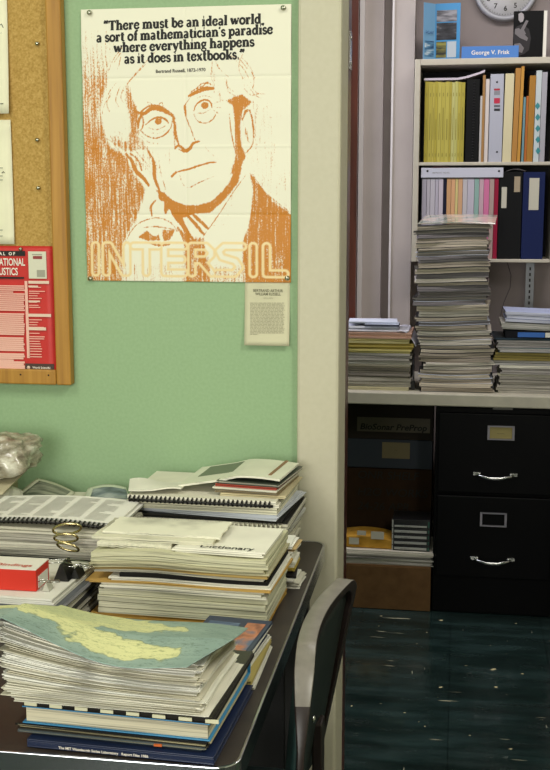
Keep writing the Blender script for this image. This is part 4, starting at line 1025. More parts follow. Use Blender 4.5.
# crumpled plastic bag with its contents, on a carton
ct = thing('carton', (-1.0, 2.1, .7505), 'pale cardboard carton under the crumpled plastic bag at the left edge', 'box')
c1 = at(20, 470, 2.06)
b = MB(); b.box(-1.15, -.885, 2.02, 2.2, .7505, .885); b.build('carton_body', mat('pale_card', 'b0a78a', .7), ct, .002)
leaf('carton_flap', (at(-14, 492, 2.01), at(2, 494, 2.01), at(34, 462, 2.14), at(10, 466, 2.14)), 'pale card strip slanting up beneath the plastic bag', 'card', mat('pale_card', 'b0a78a', .7), .003, .001)
b = MB(); nu, nv = 60, 36; vs = []; fs = []
bc = at(-8, 456, 2.09)
for j in range(nv+1):
    for i in range(nu):
        a = 2*math.pi*i/nu; p = math.pi*j/nv; ex_ = .75
        sx_ = math.copysign(abs(math.cos(a))**ex_, math.cos(a))*math.sin(p)**.6; sy_ = math.copysign(abs(math.sin(a))**ex_, math.sin(a))*math.sin(p)**.6; sz_ = math.copysign(abs(math.cos(p))**.8, math.cos(p))
        q = Vector((sx_, sy_, sz_)); nn = mnoise.noise(q*1.6+Vector((3, 1, 7)))*.22+abs(mnoise.noise(q*3.2+Vector((9, 2, 1))))*.16+abs(mnoise.noise(q*8))*.05
        f_ = 1+nn-.1; vs.append((bc.x+sx_*.093*f_, bc.y+sy_*.085*f_, bc.z+sz_*.044*f_+.012*sx_*sx_))
for j in range(nv):
    for i in range(nu): fs.append((j*nu+i, j*nu+(i+1) % nu, (j+1)*nu+(i+1) % nu, (j+1)*nu+i))
b.add(vs, fs, 0, True)
bag = mat('crumpled_plastic', 'b8b29c', .22, .6)
ff = noise(bag, (1, 1, 1.6), 26, 5, .6); lk(bag, ramp(bag, ff, [(.35, '6f6656'), (.5, 'a39c88'), (.66, 'd4d2c2')]), P(bag).inputs['Base Color'])
b.build('plastic_bag', bag); tag(bpy.data.objects['plastic_bag'], 'crumpled translucent plastic bag at the left edge behind the paper stacks', 'bag')

# ------------------------------------------------------------------ back room: table, cabinet, boxes
ttop = noisy('putty_table_top', [(.3, 'aaa494'), (.7, 'b6b09e')], s=20, rough=.5)
tab = thing('work_table', (.2, 4.2, 0), 'putty coloured long work table carrying the magazine stacks in the back room', 'table')
TZ = .78
b = MB(); b.box(-.75, 1.1, 3.885, 4.41, .738, TZ); b.build('tabletop', ttop, tab, .004)
for x, y in ((-.7, 3.93), (-.7, 4.35), (1.05, 3.93), (1.05, 4.35)):
    b = MB(); b.box(x-.018, x+.018, y-.018, y+.018, 0, .7375); b.build('leg', mat('table_leg_brown', '2a1c16', .4), tab, .003)
blackp = mat('black_enamel', '020203', .5, .12)
cab = thing('filing_cabinet', (.143, 4.1, 0), 'black two-drawer steel filing cabinet under the work table', 'cabinet')
b = MB(); b.box(-.062, .348, 3.915, 4.38, .002, .732); b.build('body', blackp, cab, .003)
for k, (z0_, z1_) in enumerate(((.437, .715), (.137, .427))):
    b = MB(); b.box(-.052, .338, 3.893, 3.9148, z0_, z1_); dr = b.build('drawer', blackp, cab, .004)
    cxh = .143; zh = at(495, (477, 562)[k], 3.87).z; zl = at(500, (433, 520)[k], 3.89).z
    b = MB(); b.tube([(cxh-.062, 3.892, zh+.004), (cxh-.05, 3.872, zh+.001), (cxh-.02, 3.862, zh-.004), (cxh+.02, 3.862, zh-.004), (cxh+.05, 3.872, zh+.001), (cxh+.062, 3.892, zh+.004)], [.006, .005, .0055, .0055, .005, .006], 8)
    for sg in (-1, 1): b.box(cxh+sg*.062-.012, cxh+sg*.062+.012, 3.884, 3.8925, zh, zh+.011)
    hd = b.build('handle', chrome, dr)
    b = MB(); xx = at(475, 477, 3.89).x if k == 0 else at(471, 561, 3.89).x; b.lathe((xx, 3.8925, zh+.006), (0, -1, 0), [(0, .005), (.006, .005), (.007, .002)], 12); b.build('latch_button', chrome, dr)
    xl_ = at((501, 496)[k], 433, 3.89).x; b = MB()
    for (a0, a1, c0, c1_) in ((-.045, .045, .0235, .029), (-.045, .045, -.029, -.0235), (-.045, -.0375, -.0235, .0235), (.0375, .045, -.0235, .0235)): b.box(xl_+a0, xl_+a1, 3.888, 3.8928, zl+c0*.85, zl+c1_*.85)
    lf = b.build('label_frame', mat('label_frame_steel', '9c98a2', .3, .5, 1), dr)
    if k == 0:
        b = MB(); b.box(xl_-.037, xl_+.037, 3.8905, 3.8928, zl-.0195, zl+.0195); lc = b.build('label_card', mat('ochre_card', '8f8250', .6), lf)
        lettering('label_lettering', '-------', .011, (xl_, 3.8902, zl-.005), ink, lf, 0, 'CENTER')
b = MB(); p = at(503, 408.5, 3.9); b.box(p.x-.033, p.x+.033, 3.909, 3.9148, p.z-.006, p.z+.008); tag(b.build('maker_plate', mat('worn_plate', '5c5a56', .4, .5, .8), cab), 'worn metal name plate at the top')
# boxes at the left under the table, shade put into the rear ones' colours
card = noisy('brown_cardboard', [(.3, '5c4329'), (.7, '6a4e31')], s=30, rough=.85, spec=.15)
def carton(name, x0, x1, y0, y1, z0, z1, m, label, lid=True):
    o = thing(name, ((x0+x1)/2, (y0+y1)/2, z0), label, 'box'); b = MB(); b.box(x0, x1, y0, y1, z0, z1); b.build('box_body', m, o, .002)
    if lid:
        b = MB(); b.box(x0+.001, x1-.001, y0+.001, (y0+y1)/2-.0008, z1+.0001, z1+.003); b.build('flap', m, o)
        b = MB(); b.box(x0+.001, x1-.001, (y0+y1)/2+.0008, y1-.001, z1+.0001, z1+.003); b.build('flap', m, o)
    return o
carton('cardboard_box', -.40, -.067, 3.905, 4.14, .001, .158, card, 'open-topped brown cardboard box on the floor under the table, papers on it')
zc = .1615; rg = random.Random(71)
for h, c1, lb in ((.011, 'a8a49c', 'grey paper bundle lying on the cardboard box'), (.010, 'c2beb4', 'pale bundle, second on the cardboard box'), (.012, '8f8a84', 'dark edged bundle, third on the cardboard box'), (.016, 'cfc8ba', 'cream bundle topmost on the cardboard box')):
    doc('paper_bundle', -.225+rg.uniform(-.006, .006), 4.02, zc, .33, .21, h-.0004, lb, 'paper bundle', leaves=3, col=c1, rg=rg, jit=.004, jag=.01); zc += h
zb = zc
env = MB(); e0 = at(345, 547, 3.98).x
o = thing('padded_envelope', (-.3, 4.0, zb), 'yellow padded envelope with pale labels on the papers over the cardboard box', 'envelope')
b = MB()
def envz(X, Y, z): return .006*math.sin((X+.4)*14)*(1 if z > zb+.01 else 0)
nx_ = 14; vs = []
slab(b, -.30, 4.0, .20, .12, zb+.0005, zb+.046, R(-2), lambda X, Y, z: (-.014*((X+.3)/.1)**2 if z > zb+.01 else 0), 0, 0, 14, 8)
b.build('envelope_body', noisy('yellow_kraft', [(.3, 'b07f22'), (.7, 'c69432')], s=30, rough=.6), o, .004)
lbm = mat('pale_label', 'b9b4a4', .6)
for (px0, px1, py0, py1) in ((349, 359, 538, 544), (371, 384, 532, 539), (357, 366, 531, 535)):
    a = at(px0, py1, 3.935); c = at(px1, py0, 3.935); b = MB(); b.box(a.x, c.x, 3.935, 3.9365, a.z, c.z); b.build('label', lbm, o)
bc_ = mat('tape_black', '161618', .3, .5); tw = mat('tape_white', 'a5a5a0', .5)
x0c = at(392, 540, 3.93).x; x1c = at(430, 540, 3.93).x; hh_ = .0205
for k in range(5):
    z0_ = zb+.0005+k*hh_; h_ = hh_-.0008 if k < 4 else .030
    o = thing('tape_cassette', ((x0c+x1c)/2, 3.99, z0_), 'black boxed tape cassette with a white lettered spine, %s from the bottom of its pile' % ORD[k] if k < 4 else 'wider black cassette box on top of the tape pile under the table', 'cassette', 'cassettes on the boxes under the table')
    b = MB(); b.box(x0c, x1c, 3.93, 4.05, z0_, z0_+h_); b.build('case', bc_, o, .001)
    b = MB(); b.box(x0c+.008, x1c-.012, 3.9288, 3.93, z0_+(.004 if k < 4 else .004), z0_+(.0125 if k < 4 else .010)); lb_ = b.build('spine_label', tw, o)
    lettering('lettering', '--- ------ --', .008, (x0c+.03, 3.9284, z0_+.0055), ink, lb_, .0002)
    b = MB(); b.box(x0c-.0006, x0c+.004, 3.9288, 3.93, z0_+.001, z0_+h_-.001); b.build('pale_edge', tw, o)
    b = MB(); b.box(x1c-.008, x1c-.003, 3.9288, 3.93, z0_+.004, z0_+h_-.005); b.build('green_mark', mat('teal_print', '2f5a4c', .5), o)
def hand(txt, size, px, py, Y, o, m): lettering('handwriting', txt, size, at(px, py, Y), m, o, .0004, shear=.15, sx=1.05)
bigbox = carton('cardboard_box', -.40, -.075, 4.16, 4.36, .001, at(400, 469, 4.16).z, noisy('shaded_brown_cardboard', [(.3, '33241a'), (.7, '3b2a1d')], s=30, rough=.9, spec=.1), 'tall brown cardboard box behind, hand lettered about a workshop')  # darker copy of the cardboard, shade under the table put into it
for i, t_ in enumerate(('ONR SHELF', 'H2O WORKS', '24-26 APR')):
    hand(t_, .042, 357, (478, 495, 509)[i], 4.158, bigbox, ink)
zt2 = at(400, 469, 4.16).z+.004
gb = carton('grey_box', -.40, -.075, 4.15, 4.36, zt2, at(400, 440, 4.15).z, mat('shaded_blue_grey_board', '2c323e', .6), 'blue-grey storage box with a tan label under the table', False)
a = at(382, 458, 4.149); c = at(410, 443, 4.149)
b = MB(); b.box(a.x, c.x, 4.1482, 4.1498, a.z, c.z); q = b.build('label', mat('tan_label', '75694c', .6), gb)
lettering('lettering', '-----', .008, ((a.x+c.x)/2, 4.1478, (a.z+c.z)/2), ink, q, 0, 'CENTER')
zt3 = at(400, 440, 4.15).z+.001
pb = carton('cardboard_box', -.40, -.075, 4.15, 4.36, zt3, .73, mat('shaded_board', '2a211b', .8), 'dark flat box topmost under the table with a hand lettered strip', False)
a = at(357, 431, 4.149); c = at(433, 419, 4.149)
b = MB(); b.box(a.x, c.x-.01, 4.1482, 4.1498, a.z, c.z); q = b.build('label_strip', mat('strip_tan', '6a6052', .6), pb)
lettering('handwriting', 'BioSonar PreProp', .031, (a.x+.01, 4.1478, a.z+.008), ink, q, .0007, shear=.2, sx=1.08)

# --- stacks on the work table
def mag_pile(cx, cy, w_, d_, z0, items, place, seed, warp=None, rotj=3, dxs=None):
    r2 = random.Random(seed); z = z0
    for i, it in enumerate(items):
        h, col, cv, look = it[:4]
        dx = (dxs(i, z) if dxs else 0)+(r2.choice([-.012, .012]) if dxs and r2.random() < .2 else 0)+r2.uniform(-.0065, .0065)
        doc(it[4] if len(it) > 4 else 'magazine', cx+dx, cy+r2.uniform(-.004, .004), z, w_+r2.uniform(-.008, .006), d_, h-.0004, '%s, %s from the bottom of the %s' % (look, ORD[i], place), it[5] if len(it) > 5 else 'magazine', None,
            leaves=it[6] if len(it) > 6 else 2, col=col, cover=cv, rot=R(r2.uniform(-rotj, rotj)), warp=warp, rg=r2, jit=.004, jag=.006, nx=6); z += h
    return z
r5 = random.Random(77)
items = []
pal = [('b5a99a', 'cream paged magazine'), ('97908a', 'grey paged magazine'), ('c8bcaa', 'pale magazine'), ('77716e', 'dark grey edged magazine'), ('a89c8e', 'buff magazine'), ('d0c8bc', 'off-white magazine'), ('868083', 'slate edged magazine')]
cvs = [None, None, '6a6664', '3a3a40', 'b4bac8', None, '8a8478', '202024', 'c8ccdc']  # lavender-white covers stand in for plastic glints
tot = 0; N_T = 36
for i in range(N_T):
    c_, lk_ = pal[r5.randrange(len(pal))] if i > 12 else pal[(0, 2, 4, 5)[r5.randrange(4)]]
    h = (1.345-TZ)/N_T
    items.append((h*r5.choice([.8, 1, 1.2]), c_, cvs[r5.randrange(9)], lk_))
sc_ = (1.342-TZ)/sum(i[0] for i in items); items = [(a[0]*sc_,)+a[1:] for a in items]
zt_ = mag_pile(-.008, 4.03, .245, .2, TZ+.0005, items, 'tall magazine pile on the table', 5, warp=lambda X, Y, z: .0045*(1+math.sin((X+.13)*14+z*4))*min(1, (z-TZ)/.05), rotj=4, dxs=lambda i, z: .006*math.sin(z*9)+(-.006 if z > .95 else .004))
b = MB(); slab(b, .0, 4.02, .25, .2, zt_+.017, zt_+.0205, R(-5), lambda X, Y, z: .006*math.sin((X+.13)*9)+.12*(Y-4.02), 0, 0, 10, 6, .01)
bagm = mat('clear_wrap', 'b4b6b0', .12, .7); bf = noise(bagm, (8, 8, 8), 3, 4); lk(bagm, ramp(bagm, bf, [(.35, '7d8a80'), (.5, 'a9a69c'), (.62, 'c4b0a4')]), P(bagm).inputs['Base Color'])
tag(b.build('wrapped_magazine', bagm), 'plastic wrapped magazine topmost on the tall pile in the back room', 'magazine')
# left pile on the table
zl_ = mag_pile(-.335, 4.04, .37, .22, TZ+.0005, [(.012, 'c4bb98', None, 'buff journal'), (.030, 'b3aca0', None, 'grey journal', 'journal', 'journal', 3), (.008, 'a49c90', None, 'thin grey journal'), (.028, '8e867c', '6a625a', 'dark brown-grey volume', 'journal', 'journal', 3), (.012, 'a09886', None, 'buff-grey journal'),
      (.006, 'cfcac0', None, 'white booklet'), (.034, 'a8a29a', None, 'thick grey journal', 'journal', 'journal', 4), (.014, 'c9bb76', None, 'pale yellow journal'), (.020, 'b09c50', None, 'ochre journal', 'journal', 'journal', 3), (.016, 'cfc38a', None, 'cream yellow journal'), (.020, 'c09a84', None, 'pinkish tan journal', 'journal', 'journal', 3)], 'left pile on the table', 9, rotj=1.2)
leaf('drooping_sheet', (Vector((-.200, 3.935, zl_+.006)), Vector((-.135, 3.93, zl_-.045)), Vector((-.128, 4.12, zl_-.04)), Vector((-.195, 4.13, zl_+.006))), 'white sheet curling down over the right side of the left pile', 'paper sheet', sheet('c9c8d2'), .0015, .02)
doc('offprint', -.31, 4.04, zl_+.0002, .30, .2, .006, 'wide white offprint topmost on the main left pile', 'booklet', leaves=2, col='cfced4')
doc('offprint', -.29, 4.03, zl_+.0066, .19, .14, .012, 'small white booklet pile on the left pile in the back room', 'booklet', leaves=2, col='d6d6dc')
doc('dark_booklet', -.25, 4.0, zl_+.019, .12, .10, .008, 'small dark edged booklet with a white cover on the left pile', 'booklet', leaves=1, col='4a4e5c', top='c9d0e0')
doc('offprint', -.29, 4.02, zl_+.0274, .17, .12, .007, 'topmost pale blue-white booklet over the left pile', 'booklet', leaves=2, col='cdd2e0', rot=R(4))
# right pile on the table
zr_ = mag_pile(.32, 4.05, .37, .22, TZ+.0005, [(.028, 'aca69c', None, 'grey journal', 'journal', 'journal', 3), (.030, '9b958c', None, 'dark grey journal', 'journal', 'journal', 3), (.008, 'cfc9b8', None, 'thin cream booklet'), (.020, 'a39d98', None, 'grey volume', 'journal', 'journal', 3), (.010, 'd8d4c6', None, 'white booklet'),
      (.016, 'b2aeac', None, 'light grey journal'), (.028, '8f8048', None, 'olive volume', 'journal', 'journal', 3), (.016, 'b6b2b0', '2f5a62', 'teal covered journal'), (.026, 'a8a2a0', None, 'grey bundle', 'journal', 'journal', 4), (.006, '2f4a5c', '20303a', 'dark teal booklet')], 'right pile on the table', 19, rotj=1.2, dxs=lambda i, z: .012*math.sin(i))
o = doc('video_cassette_box', .34, 4.045, zr_, .36, .2, .024, 'black and blue cased volume high on the right pile', 'box', leaves=1, col='15151a', top='22242c')
b = MB(); xb0 = at(518, 326, 3.944).x; xb1 = at(545, 326, 3.944).x; b.box(xb0, xb1, 3.941, 3.9435, zr_+.004, zr_+.02); b.build('blue_label', mat('blue_print', '2a62b0', .4), o)
b = MB(); b.box(xb1+.002, xb1+.05, 3.941, 3.9435, zr_+.004, zr_+.02); b.build('white_label', mat('white_card', 'dedad0'), o)
doc('paper_bundle', .335, 4.05, zr_+.0275, .37, .2, .022, 'grey bundle with wavy edges below the top of the right pile', 'paper bundle', leaves=4, col='b6b3ac', warp=lambda X, Y, z: .003*math.sin(X*14))
doc('paper_bundle', .345, 4.05, zr_+.053, .36, .2, .034, 'topmost lavender-white paper bundle of the right pile', 'paper bundle', leaves=3, col='c4c6d8', top='b9c2e8', warp=lambda X, Y, z: .003*math.sin(X*14))
# black bookends between the piles
for x, y, lb in ((-.142, 4.045, 'small black binder clip stand between the left pile and the tall pile'), (.128, 4.05, 'small black binder clip stand between the tall pile and the right pile')):
    o = thing('bookend', (x, y, TZ), lb.replace('binder clip stand', 'steel bookend'), 'bookend')
    b = MB(); b.box(x-.004, x-.0015, y-.07, y+.05, TZ+.001, TZ+.11); b.build('upright', mat('bookend_blue_black', '2a3040', .35), o)
    b = MB(); b.box(x-.010, x+.006, y-.09, y-.0705, TZ+.001, TZ+.03); b.build('foot', clipb, o, .002)

# ------------------------------------------------------------------ wall shelf
SY0, SY1 = 4.33, 4.57
shelfm = noisy('putty_shelf_enamel', [(.3, 'b1aa9a'), (.7, 'bab3a3')], s=20, rough=.45)
sh = thing('wall_shelf', (.2, 4.45, 1.2), 'putty coloured two-tier open steel shelf unit hung on the back wall', 'shelf')
ZTOP = at(480, 58, SY0).z; ZMID = at(480, 162, SY0).z; ZBOT = at(480, 259, SY0).z
SX0 = -.172; SX1 = .333
b = MB(); b.box(SX0, SX0+.021, SY0, SY1, ZBOT-.012, ZTOP); b.build('side_panel', shelfm, sh, .002)
b = MB(); b.box(SX1, SX1+.021, SY0, SY1, ZBOT-.012, ZTOP); b.build('side_panel', shelfm, sh, .002)
b = MB(); b.box(SX0+.0212, SX1-.0002, SY0, SY1, ZTOP-.022, ZTOP); b.build('top_panel', shelfm, sh, .002)
for z in (ZMID, ZBOT):
    b = MB(); b.box(SX0+.0212, SX1-.0002, SY0, SY1, z-.012, z); b.build('shelf_board', shelfm, sh, .002)
b = MB(); b.box(SX0+.0212, SX1-.0002, SY1-.004, SY1-.001, ZBOT, ZTOP-.0225); b.build('back_panel', mat('shelf_back_dark', '1a1a20', .6), sh)
p = at(530, 275, 4.56)
b = MB(); b.box(p.x-.016, p.x+.016, 4.562, 4.578, .9, ZBOT-.013); o = b.build('shelf_standard', mat('standard_grey', '8a8c90', .4, .5, .6))
tag(o, 'slotted grey metal shelf standard on the back wall beneath the shelf unit', 'wall rail')
b = MB()
for k in range(12): b.box(p.x-.003, p.x+.003, 4.5612, 4.5618, .92+k*.022, .932+k*.022)
b.build('slots', ink, o)
# cable on the wall
b = MB(); b.tube([at(507, 262, 4.575), at(511, 275, 4.575), at(510, 288, 4.575), at(504, 302, 4.575), at(500, 318, 4.575)], .0013, 6)
tag(b.build('wall_cable', mat('dark_cable', '4a4248', .5)), 'thin dark cable hanging down the wall under the shelf', 'cable')

def upright(name, px0, px1, pyt, tier, col, label, cat, kind='book', Y=SY0+.012, depth=.19, lean=0, spine=None):
    """a volume standing on a tier, spine towards the viewer"""
    base = (ZMID if tier else ZBOT)+.0006; pym = (pyt+(160 if tier else 257))/2
    x0 = at(px0, pym, Y).x; x1 = at(px1, pym, Y).x-.0006; zt = at((px0+px1)/2, pyt, Y).z
    o = thing(name, ((x0+x1)/2, Y+depth/2, base), label, cat)
    dxl = lean
    def bxl(b, xa_, xb_, y0, y1, z0, z1):
        f = lambda z: dxl*(z-base)/(zt-base)
        b.add([(xa_+f(z0), y0, z0), (xb_+f(z0), y0, z0), (xa_+f(z0), y1, z0), (xb_+f(z0), y1, z0), (xa_+f(z1), y0, z1), (xb_+f(z1), y0, z1), (xa_+f(z1), y1, z1), (xb_+f(z1), y1, z1)], [(0, 2, 3, 1), (4, 5, 7, 6), (0, 1, 5, 4), (2, 6, 7, 3), (0, 4, 6, 2), (1, 3, 7, 5)])
    m = mat('spine_'+col, col, .6, .2) if not spine else spine
    t = min(.0016, (x1-x0)*.2)
    b = MB(); bxl(b, x0, x1, Y, Y+t, base, zt); bxl(b, x0, x0+t, Y+t, Y+depth, base, zt); bxl(b, x1-t, x1, Y+t, Y+depth, base, zt)
    b.build('cover', m, o)
    b = MB(); bxl(b, x0+t+.0001, x1-t-.0001, Y+t+.001, Y+depth-.003, base+.002, zt-.003); b.build('page_block', mat('page_white', 'c4beae', .8), o)
    o['_x0'] = x0; o['_x1'] = x1
    del o['_x0']; del o['_x1']
    return o, x0, x1, base, zt
rs = random.Random(4)
edges_ = [424.5, 428, 432, 434.5, 437.5, 441, 445, 449, 451.5, 454.5, 457.5, 460.5, 464.5]
ycol = ['9d8f38', 'aa9d46', 'aea04a', 'a5983f', 'b2a650', 'aca04a', 'b0a44e', 'a49640', 'b4b070', 'b0ac66', 'aa9d46', 'a2953e']
for i in range(12):
    o, x0, x1, z0, z1 = upright('journal', edges_[i], edges_[i+1], 81.5+(i % 3)*.4, 1, ycol[i], 'yellow spined journal standing on the upper shelf, %s from the left of the yellow row' % ORD[i], 'journal', Y=SY0+.014)
    xm = (x0+x1)/2; w_ = (x1-x0)*.11
    for zz0, zz1 in ((.05, .062), (.11, .185+(i % 3)*.02), (.265, .278)):
        b = MB(); b.box(xm-w_, xm+w_, SY0+.0132, SY0+.0139, z0+zz0-.03, z0+zz1-.03); b.build('spine_print', mat('olive_ink', '857d34', .7), o)
UB = [
 (466, 479, 79, '060607', 'black spiral bound report beside the yellow journals', 'spiral_report', 'report', 0),
 (479.6, 481.8, 96, 'b5b0ac', 'short thin white booklet right of the black spiral report', 'booklet', 'booklet', 0),
 (482, 484.8, 75, '9a7448', 'narrow brown envelope spine beside the white booklet', 'envelope', 'envelope', 0),
 (485, 488.8, 79, 'c6bcb8', 'thin pinkish white report left of the white ring binder', 'report', 'report', 0),
 (489.5, 503, 74, 'a7a8b4', 'light grey ring binder with red and black spine patches', 'ring_binder', 'binder', 0),
 (503.4, 512.4, 73.5, 'c7bd9a', 'cream binder right of the grey ring binder', 'binder', 'binder', .003),
 (512.8, 518, 68, 'a8793e', 'tall tan folder leaning right, left of the pair', 'folder', 'folder', .006),
 (518.4, 521.6, 66, 'b5853c', 'tall golden folder leaning right, right of the pair', 'folder', 'folder', .006),
 (522.2, 524.6, 97, '67888e', 'thin teal-grey booklet between the tan folders', 'booklet', 'booklet', .002),
 (525, 527.4, 96, 'a6602c', 'thin orange-brown folder right of the teal booklet', 'folder', 'folder', .002),
 (527.8, 534, 75.5, '9c6f2e', 'thick brown accordion folder', 'folder', 'folder', .003),
 (534.6, 540.2, 70.5, 'b6bec0', 'white rolled report with teal diamonds down its spine', 'report', 'report', .002),
 (540.6, 546, 72, '9c9aa2', 'grey-white folded report at the right end of the upper shelf', 'report', 'report', .001)]
for px0, px1, pyt, col, lb, nm, ct_, ln in UB:
    o, x0, x1, z0, z1 = upright(nm, px0, px1, pyt, 1, col, lb, ct_, lean=ln)
    xm = (x0+x1)/2; Yf = SY0+.0112
    if nm == 'spiral_report':
        b = MB()
        for k in range(28): b.tube([(xm-.003+.004, Yf+.001, z0+.012+k*.01), (xm+.004, Yf-.003, z0+.013+k*.01), (xm+.007, Yf+.001, z0+.012+k*.01)], .0011, 5)
        b.build('spiral', mat('spiral_black', '2a282c', .3), o)
    if nm == 'ring_binder':
        for (a0, a1, c_) in ((88.5, 90.5, 'a02838'), (91, 95, '7f7f86'), (98, 103.5, 'b02040'), (105, 107, '54545c'), (108.5, 111, '26262c')):
            p0 = at(494, a1, Yf); p1 = at(500, a0, Yf); b = MB(); b.box(p0.x, p1.x, Yf, Yf+.0007, p0.z, p1.z); b.build('spine_patch', mat('patch_'+c_, c_, .5), o)
        for py in (82, 152):
            q = at(497, py, Yf); b = MB(); b.lathe((q.x, Yf+.0007, q.z), (0, -1, 0), [(0, .0035), (.0008, .0035)], 10); b.build('rivet', ink, o)
    if 'diamonds' in lb:
        for k in range(5):
            q = at(538+.1*k-.4, 106+k*11.2, Yf); b = MB(); b.prism([(q.x-.009, q.z), (q.x, q.z+.013), (q.x+.009, q.z), (q.x, q.z-.013)], Yf, Yf+.0007); b.build('diamond', mat('teal_diamond', '2f7f84', .5), o)
# report lying on top of the yellow journals, its right end lifting
zj = at(440, 81, SY0+.014).z
b = MB(); xj0 = at(424, 79, SY0).x; xj1 = at(485, 73, SY0).x
def wj(X, Y, z): t = max(0, (X-xj0)/(xj1-xj0)-.55)/.45; return .026*t**1.4
slab(b, (xj0+xj1)/2, SY0+.10, xj1-xj0, .17, zj+.003, zj+.011, 0, wj, 0, 0, 24, 4)
tag(b.build('report', mat('report_white', 'c0b6c0', .5)), 'white report lying on the yellow journals, its right end lifting', 'report')
# lower tier
LB_ = [(421.5, 426, 'a09aa6', 'grey-lilac'), (426.3, 429.6, 'aaa4ac', 'light grey'), (429.8, 434.6, 'b2acb4', 'pale lilac'), (434.8, 438, 'a8a2ae', 'lilac-grey'), (438.2, 442.6, 'b8aeb8', 'pale mauve'), (442.8, 446, '16162a', 'black'),
       (446.2, 450.4, 'c0946a', 'orange-tan'), (450.6, 454.6, 'cc9c74', 'peach'), (454.8, 457.4, 'c8b87c', 'pale yellow'), (457.6, 462, 'c49a76', 'deep peach'), (462.2, 466.6, 'b6b0b4', 'off-white'), (466.8, 473.6, 'b2acb8', 'wide pale grey'),
       (473.8, 478.4, '86a49c', 'pale green'), (478.6, 483, 'b89aa4', 'dusty pink'), (483.2, 488.6, 'c46e94', 'bright pink'), (488.8, 493.4, 'a48c86', 'brown-pink'), (493.6, 497.8, '8c1634', 'crimson')]
for i, (a, c, col, nm) in enumerate(LB_):
    upright('journal', a, c, 178.5, 0, col, '%s journal spine on the lower shelf, %s from the left' % (nm, ORD[i]), 'journal')
o, x0, x1, z0, z1 = upright('ring_binder', 498.4, 521.5, 172, 0, '060608', 'black ring binder with two pale labels on the lower shelf', 'binder')
for (a, b_, c, d) in ((501.2, 507, 187, 208), (514, 520.5, 176.5, 192)):
    p0 = at(a, d, SY0+.0112); p1 = at(b_, c, SY0+.0112); b = MB(); b.box(p0.x, p1.x, SY0+.0112, SY0+.0119, p0.z, p1.z); b.build('spine_label', mat('pale_label' if a < 510 else 'tan_spine_label', 'b9b4a4' if a < 510 else '9c8c74', .6), o)
o, x0, x1, z0, z1 = upright('ring_binder', 522.3, 544, 172, 0, '0f1c48', 'dark blue ring binder with a white label at the right end of the lower shelf', 'binder')
p0 = at(528.5, 210, SY0+.0112); p1 = at(539.5, 178, SY0+.0112); b = MB(); b.box(p0.x, p1.x, SY0+.0112, SY0+.0119, p0.z, p1.z); q = b.build('spine_label', mat('pale_label', 'b9b4a4'), o)
# white binder lying on the lower books
pb0 = at(421, 175.5, SY0+.008); pb1 = at(504, 164.5, SY0+.008)
zz0 = at(460, 178, SY0+.012).z+.001
o = thing('ring_binder', ((pb0.x+pb1.x)/2, SY0+.1, zz0), 'white ring binder lying flat on top of the lower row of journals', 'binder')
b = MB(); b.box(pb0.x, pb1.x-.001, SY0+.006, SY0+.2, zz0, zz0+.036); b.build('binder_case', mat('binder_white', 'b9b9c6', .4), o, .002)
for px in (427.5, 499):
    q = at(px, 171, SY0+.0058); b = MB(); b.lathe((q.x, SY0+.0058, q.z), (0, -1, 0), [(0, .004), (.0008, .004)], 10); b.build('rivet', ink, o)
lettering('lettering', 'MARINE BIOSONAR', .007, at(432, 168, SY0+.0052), mat('typed_red', '7a4a4c'), o, 0); lettering('lettering', 'ABSTRACTS  NOTES', .007, at(432, 173.5, SY0+.0052), mat('typed_dark', '5a5846'), o, 0)
leaf('curved_booklet', (Vector((at(506, 171, SY0+.02).x, SY0+.02, z1+.004)), Vector((at(526, 171, SY0+.02).x, SY0+.02, z1+.004)), Vector((at(526, 171, SY0+.02).x, SY0+.15, z1+.004)), Vector((at(506, 171, SY0+.02).x, SY0+.15, z1+.004))), 'thin white booklet arched on top of the black ring binder', 'booklet', mat('report_white', 'c0b6c0'), .0015, .008)

# --- on top of the shelf unit
ZT = ZTOP+.0006
o = thing('name_plate', (at(500, 52, SY0+.02).x, SY0+.02, ZT), 'blue desk name plate with white lettering on top of the shelf unit', 'name plate')
n0 = at(461.5, 56, SY0+.015).x; n1_ = at(518.5, 56, SY0+.015).x; hN = at(490, 46, SY0+.015).z-ZT
b = MB(); b.box(n0, n1_, SY0+.015, SY0+.019, ZT, ZT+hN); b.build('plate', mat('name_plate_blue', '4576b8', .4), o, .0008)
b = MB(); b.box(n0, n1_, SY0+.0192, SY0+.05, ZT, ZT+.008); b.build('foot', mat('name_plate_blue', '4576b8', .4), o)
lettering('lettering', 'George V. Frisk', .0205, (n0+(n1_-n0)*.17, SY0+.0146, ZT+hN*.32), mat('white_print', 'e6ddd0'), o, .0002, sx=1.03)
# folded brochure
o = thing('brochure', (at(441, 56, SY0+.05).x, SY0+.05, ZT), 'blue folded ship brochure standing open on top of the shelf unit', 'brochure')
q0 = at(423, 56, SY0+.02); q1 = at(434.5, 56, SY0+.06); q2 = at(459.5, 56, SY0+.05); hb1 = at(430, 3, SY0+.04).z-ZT
def vpanel(b, a, c, z0, h, th, mi=0):
    d = Vector((c.x-a.x, c.y-a.y, 0)).normalized(); nn = Vector((d.y, -d.x, 0))*th
    b.add([(a.x, a.y, z0), (c.x, c.y, z0), (c.x+nn.x, c.y+nn.y, z0), (a.x+nn.x, a.y+nn.y, z0), (a.x, a.y, z0+h), (c.x, c.y, z0+h), (c.x+nn.x, c.y+nn.y, z0+h), (a.x+nn.x, a.y+nn.y, z0+h)],
          [(0, 3, 2, 1), (4, 5, 6, 7), (0, 1, 5, 4), (1, 2, 6, 5), (2, 3, 7, 6), (3, 0, 4, 7)], mi)
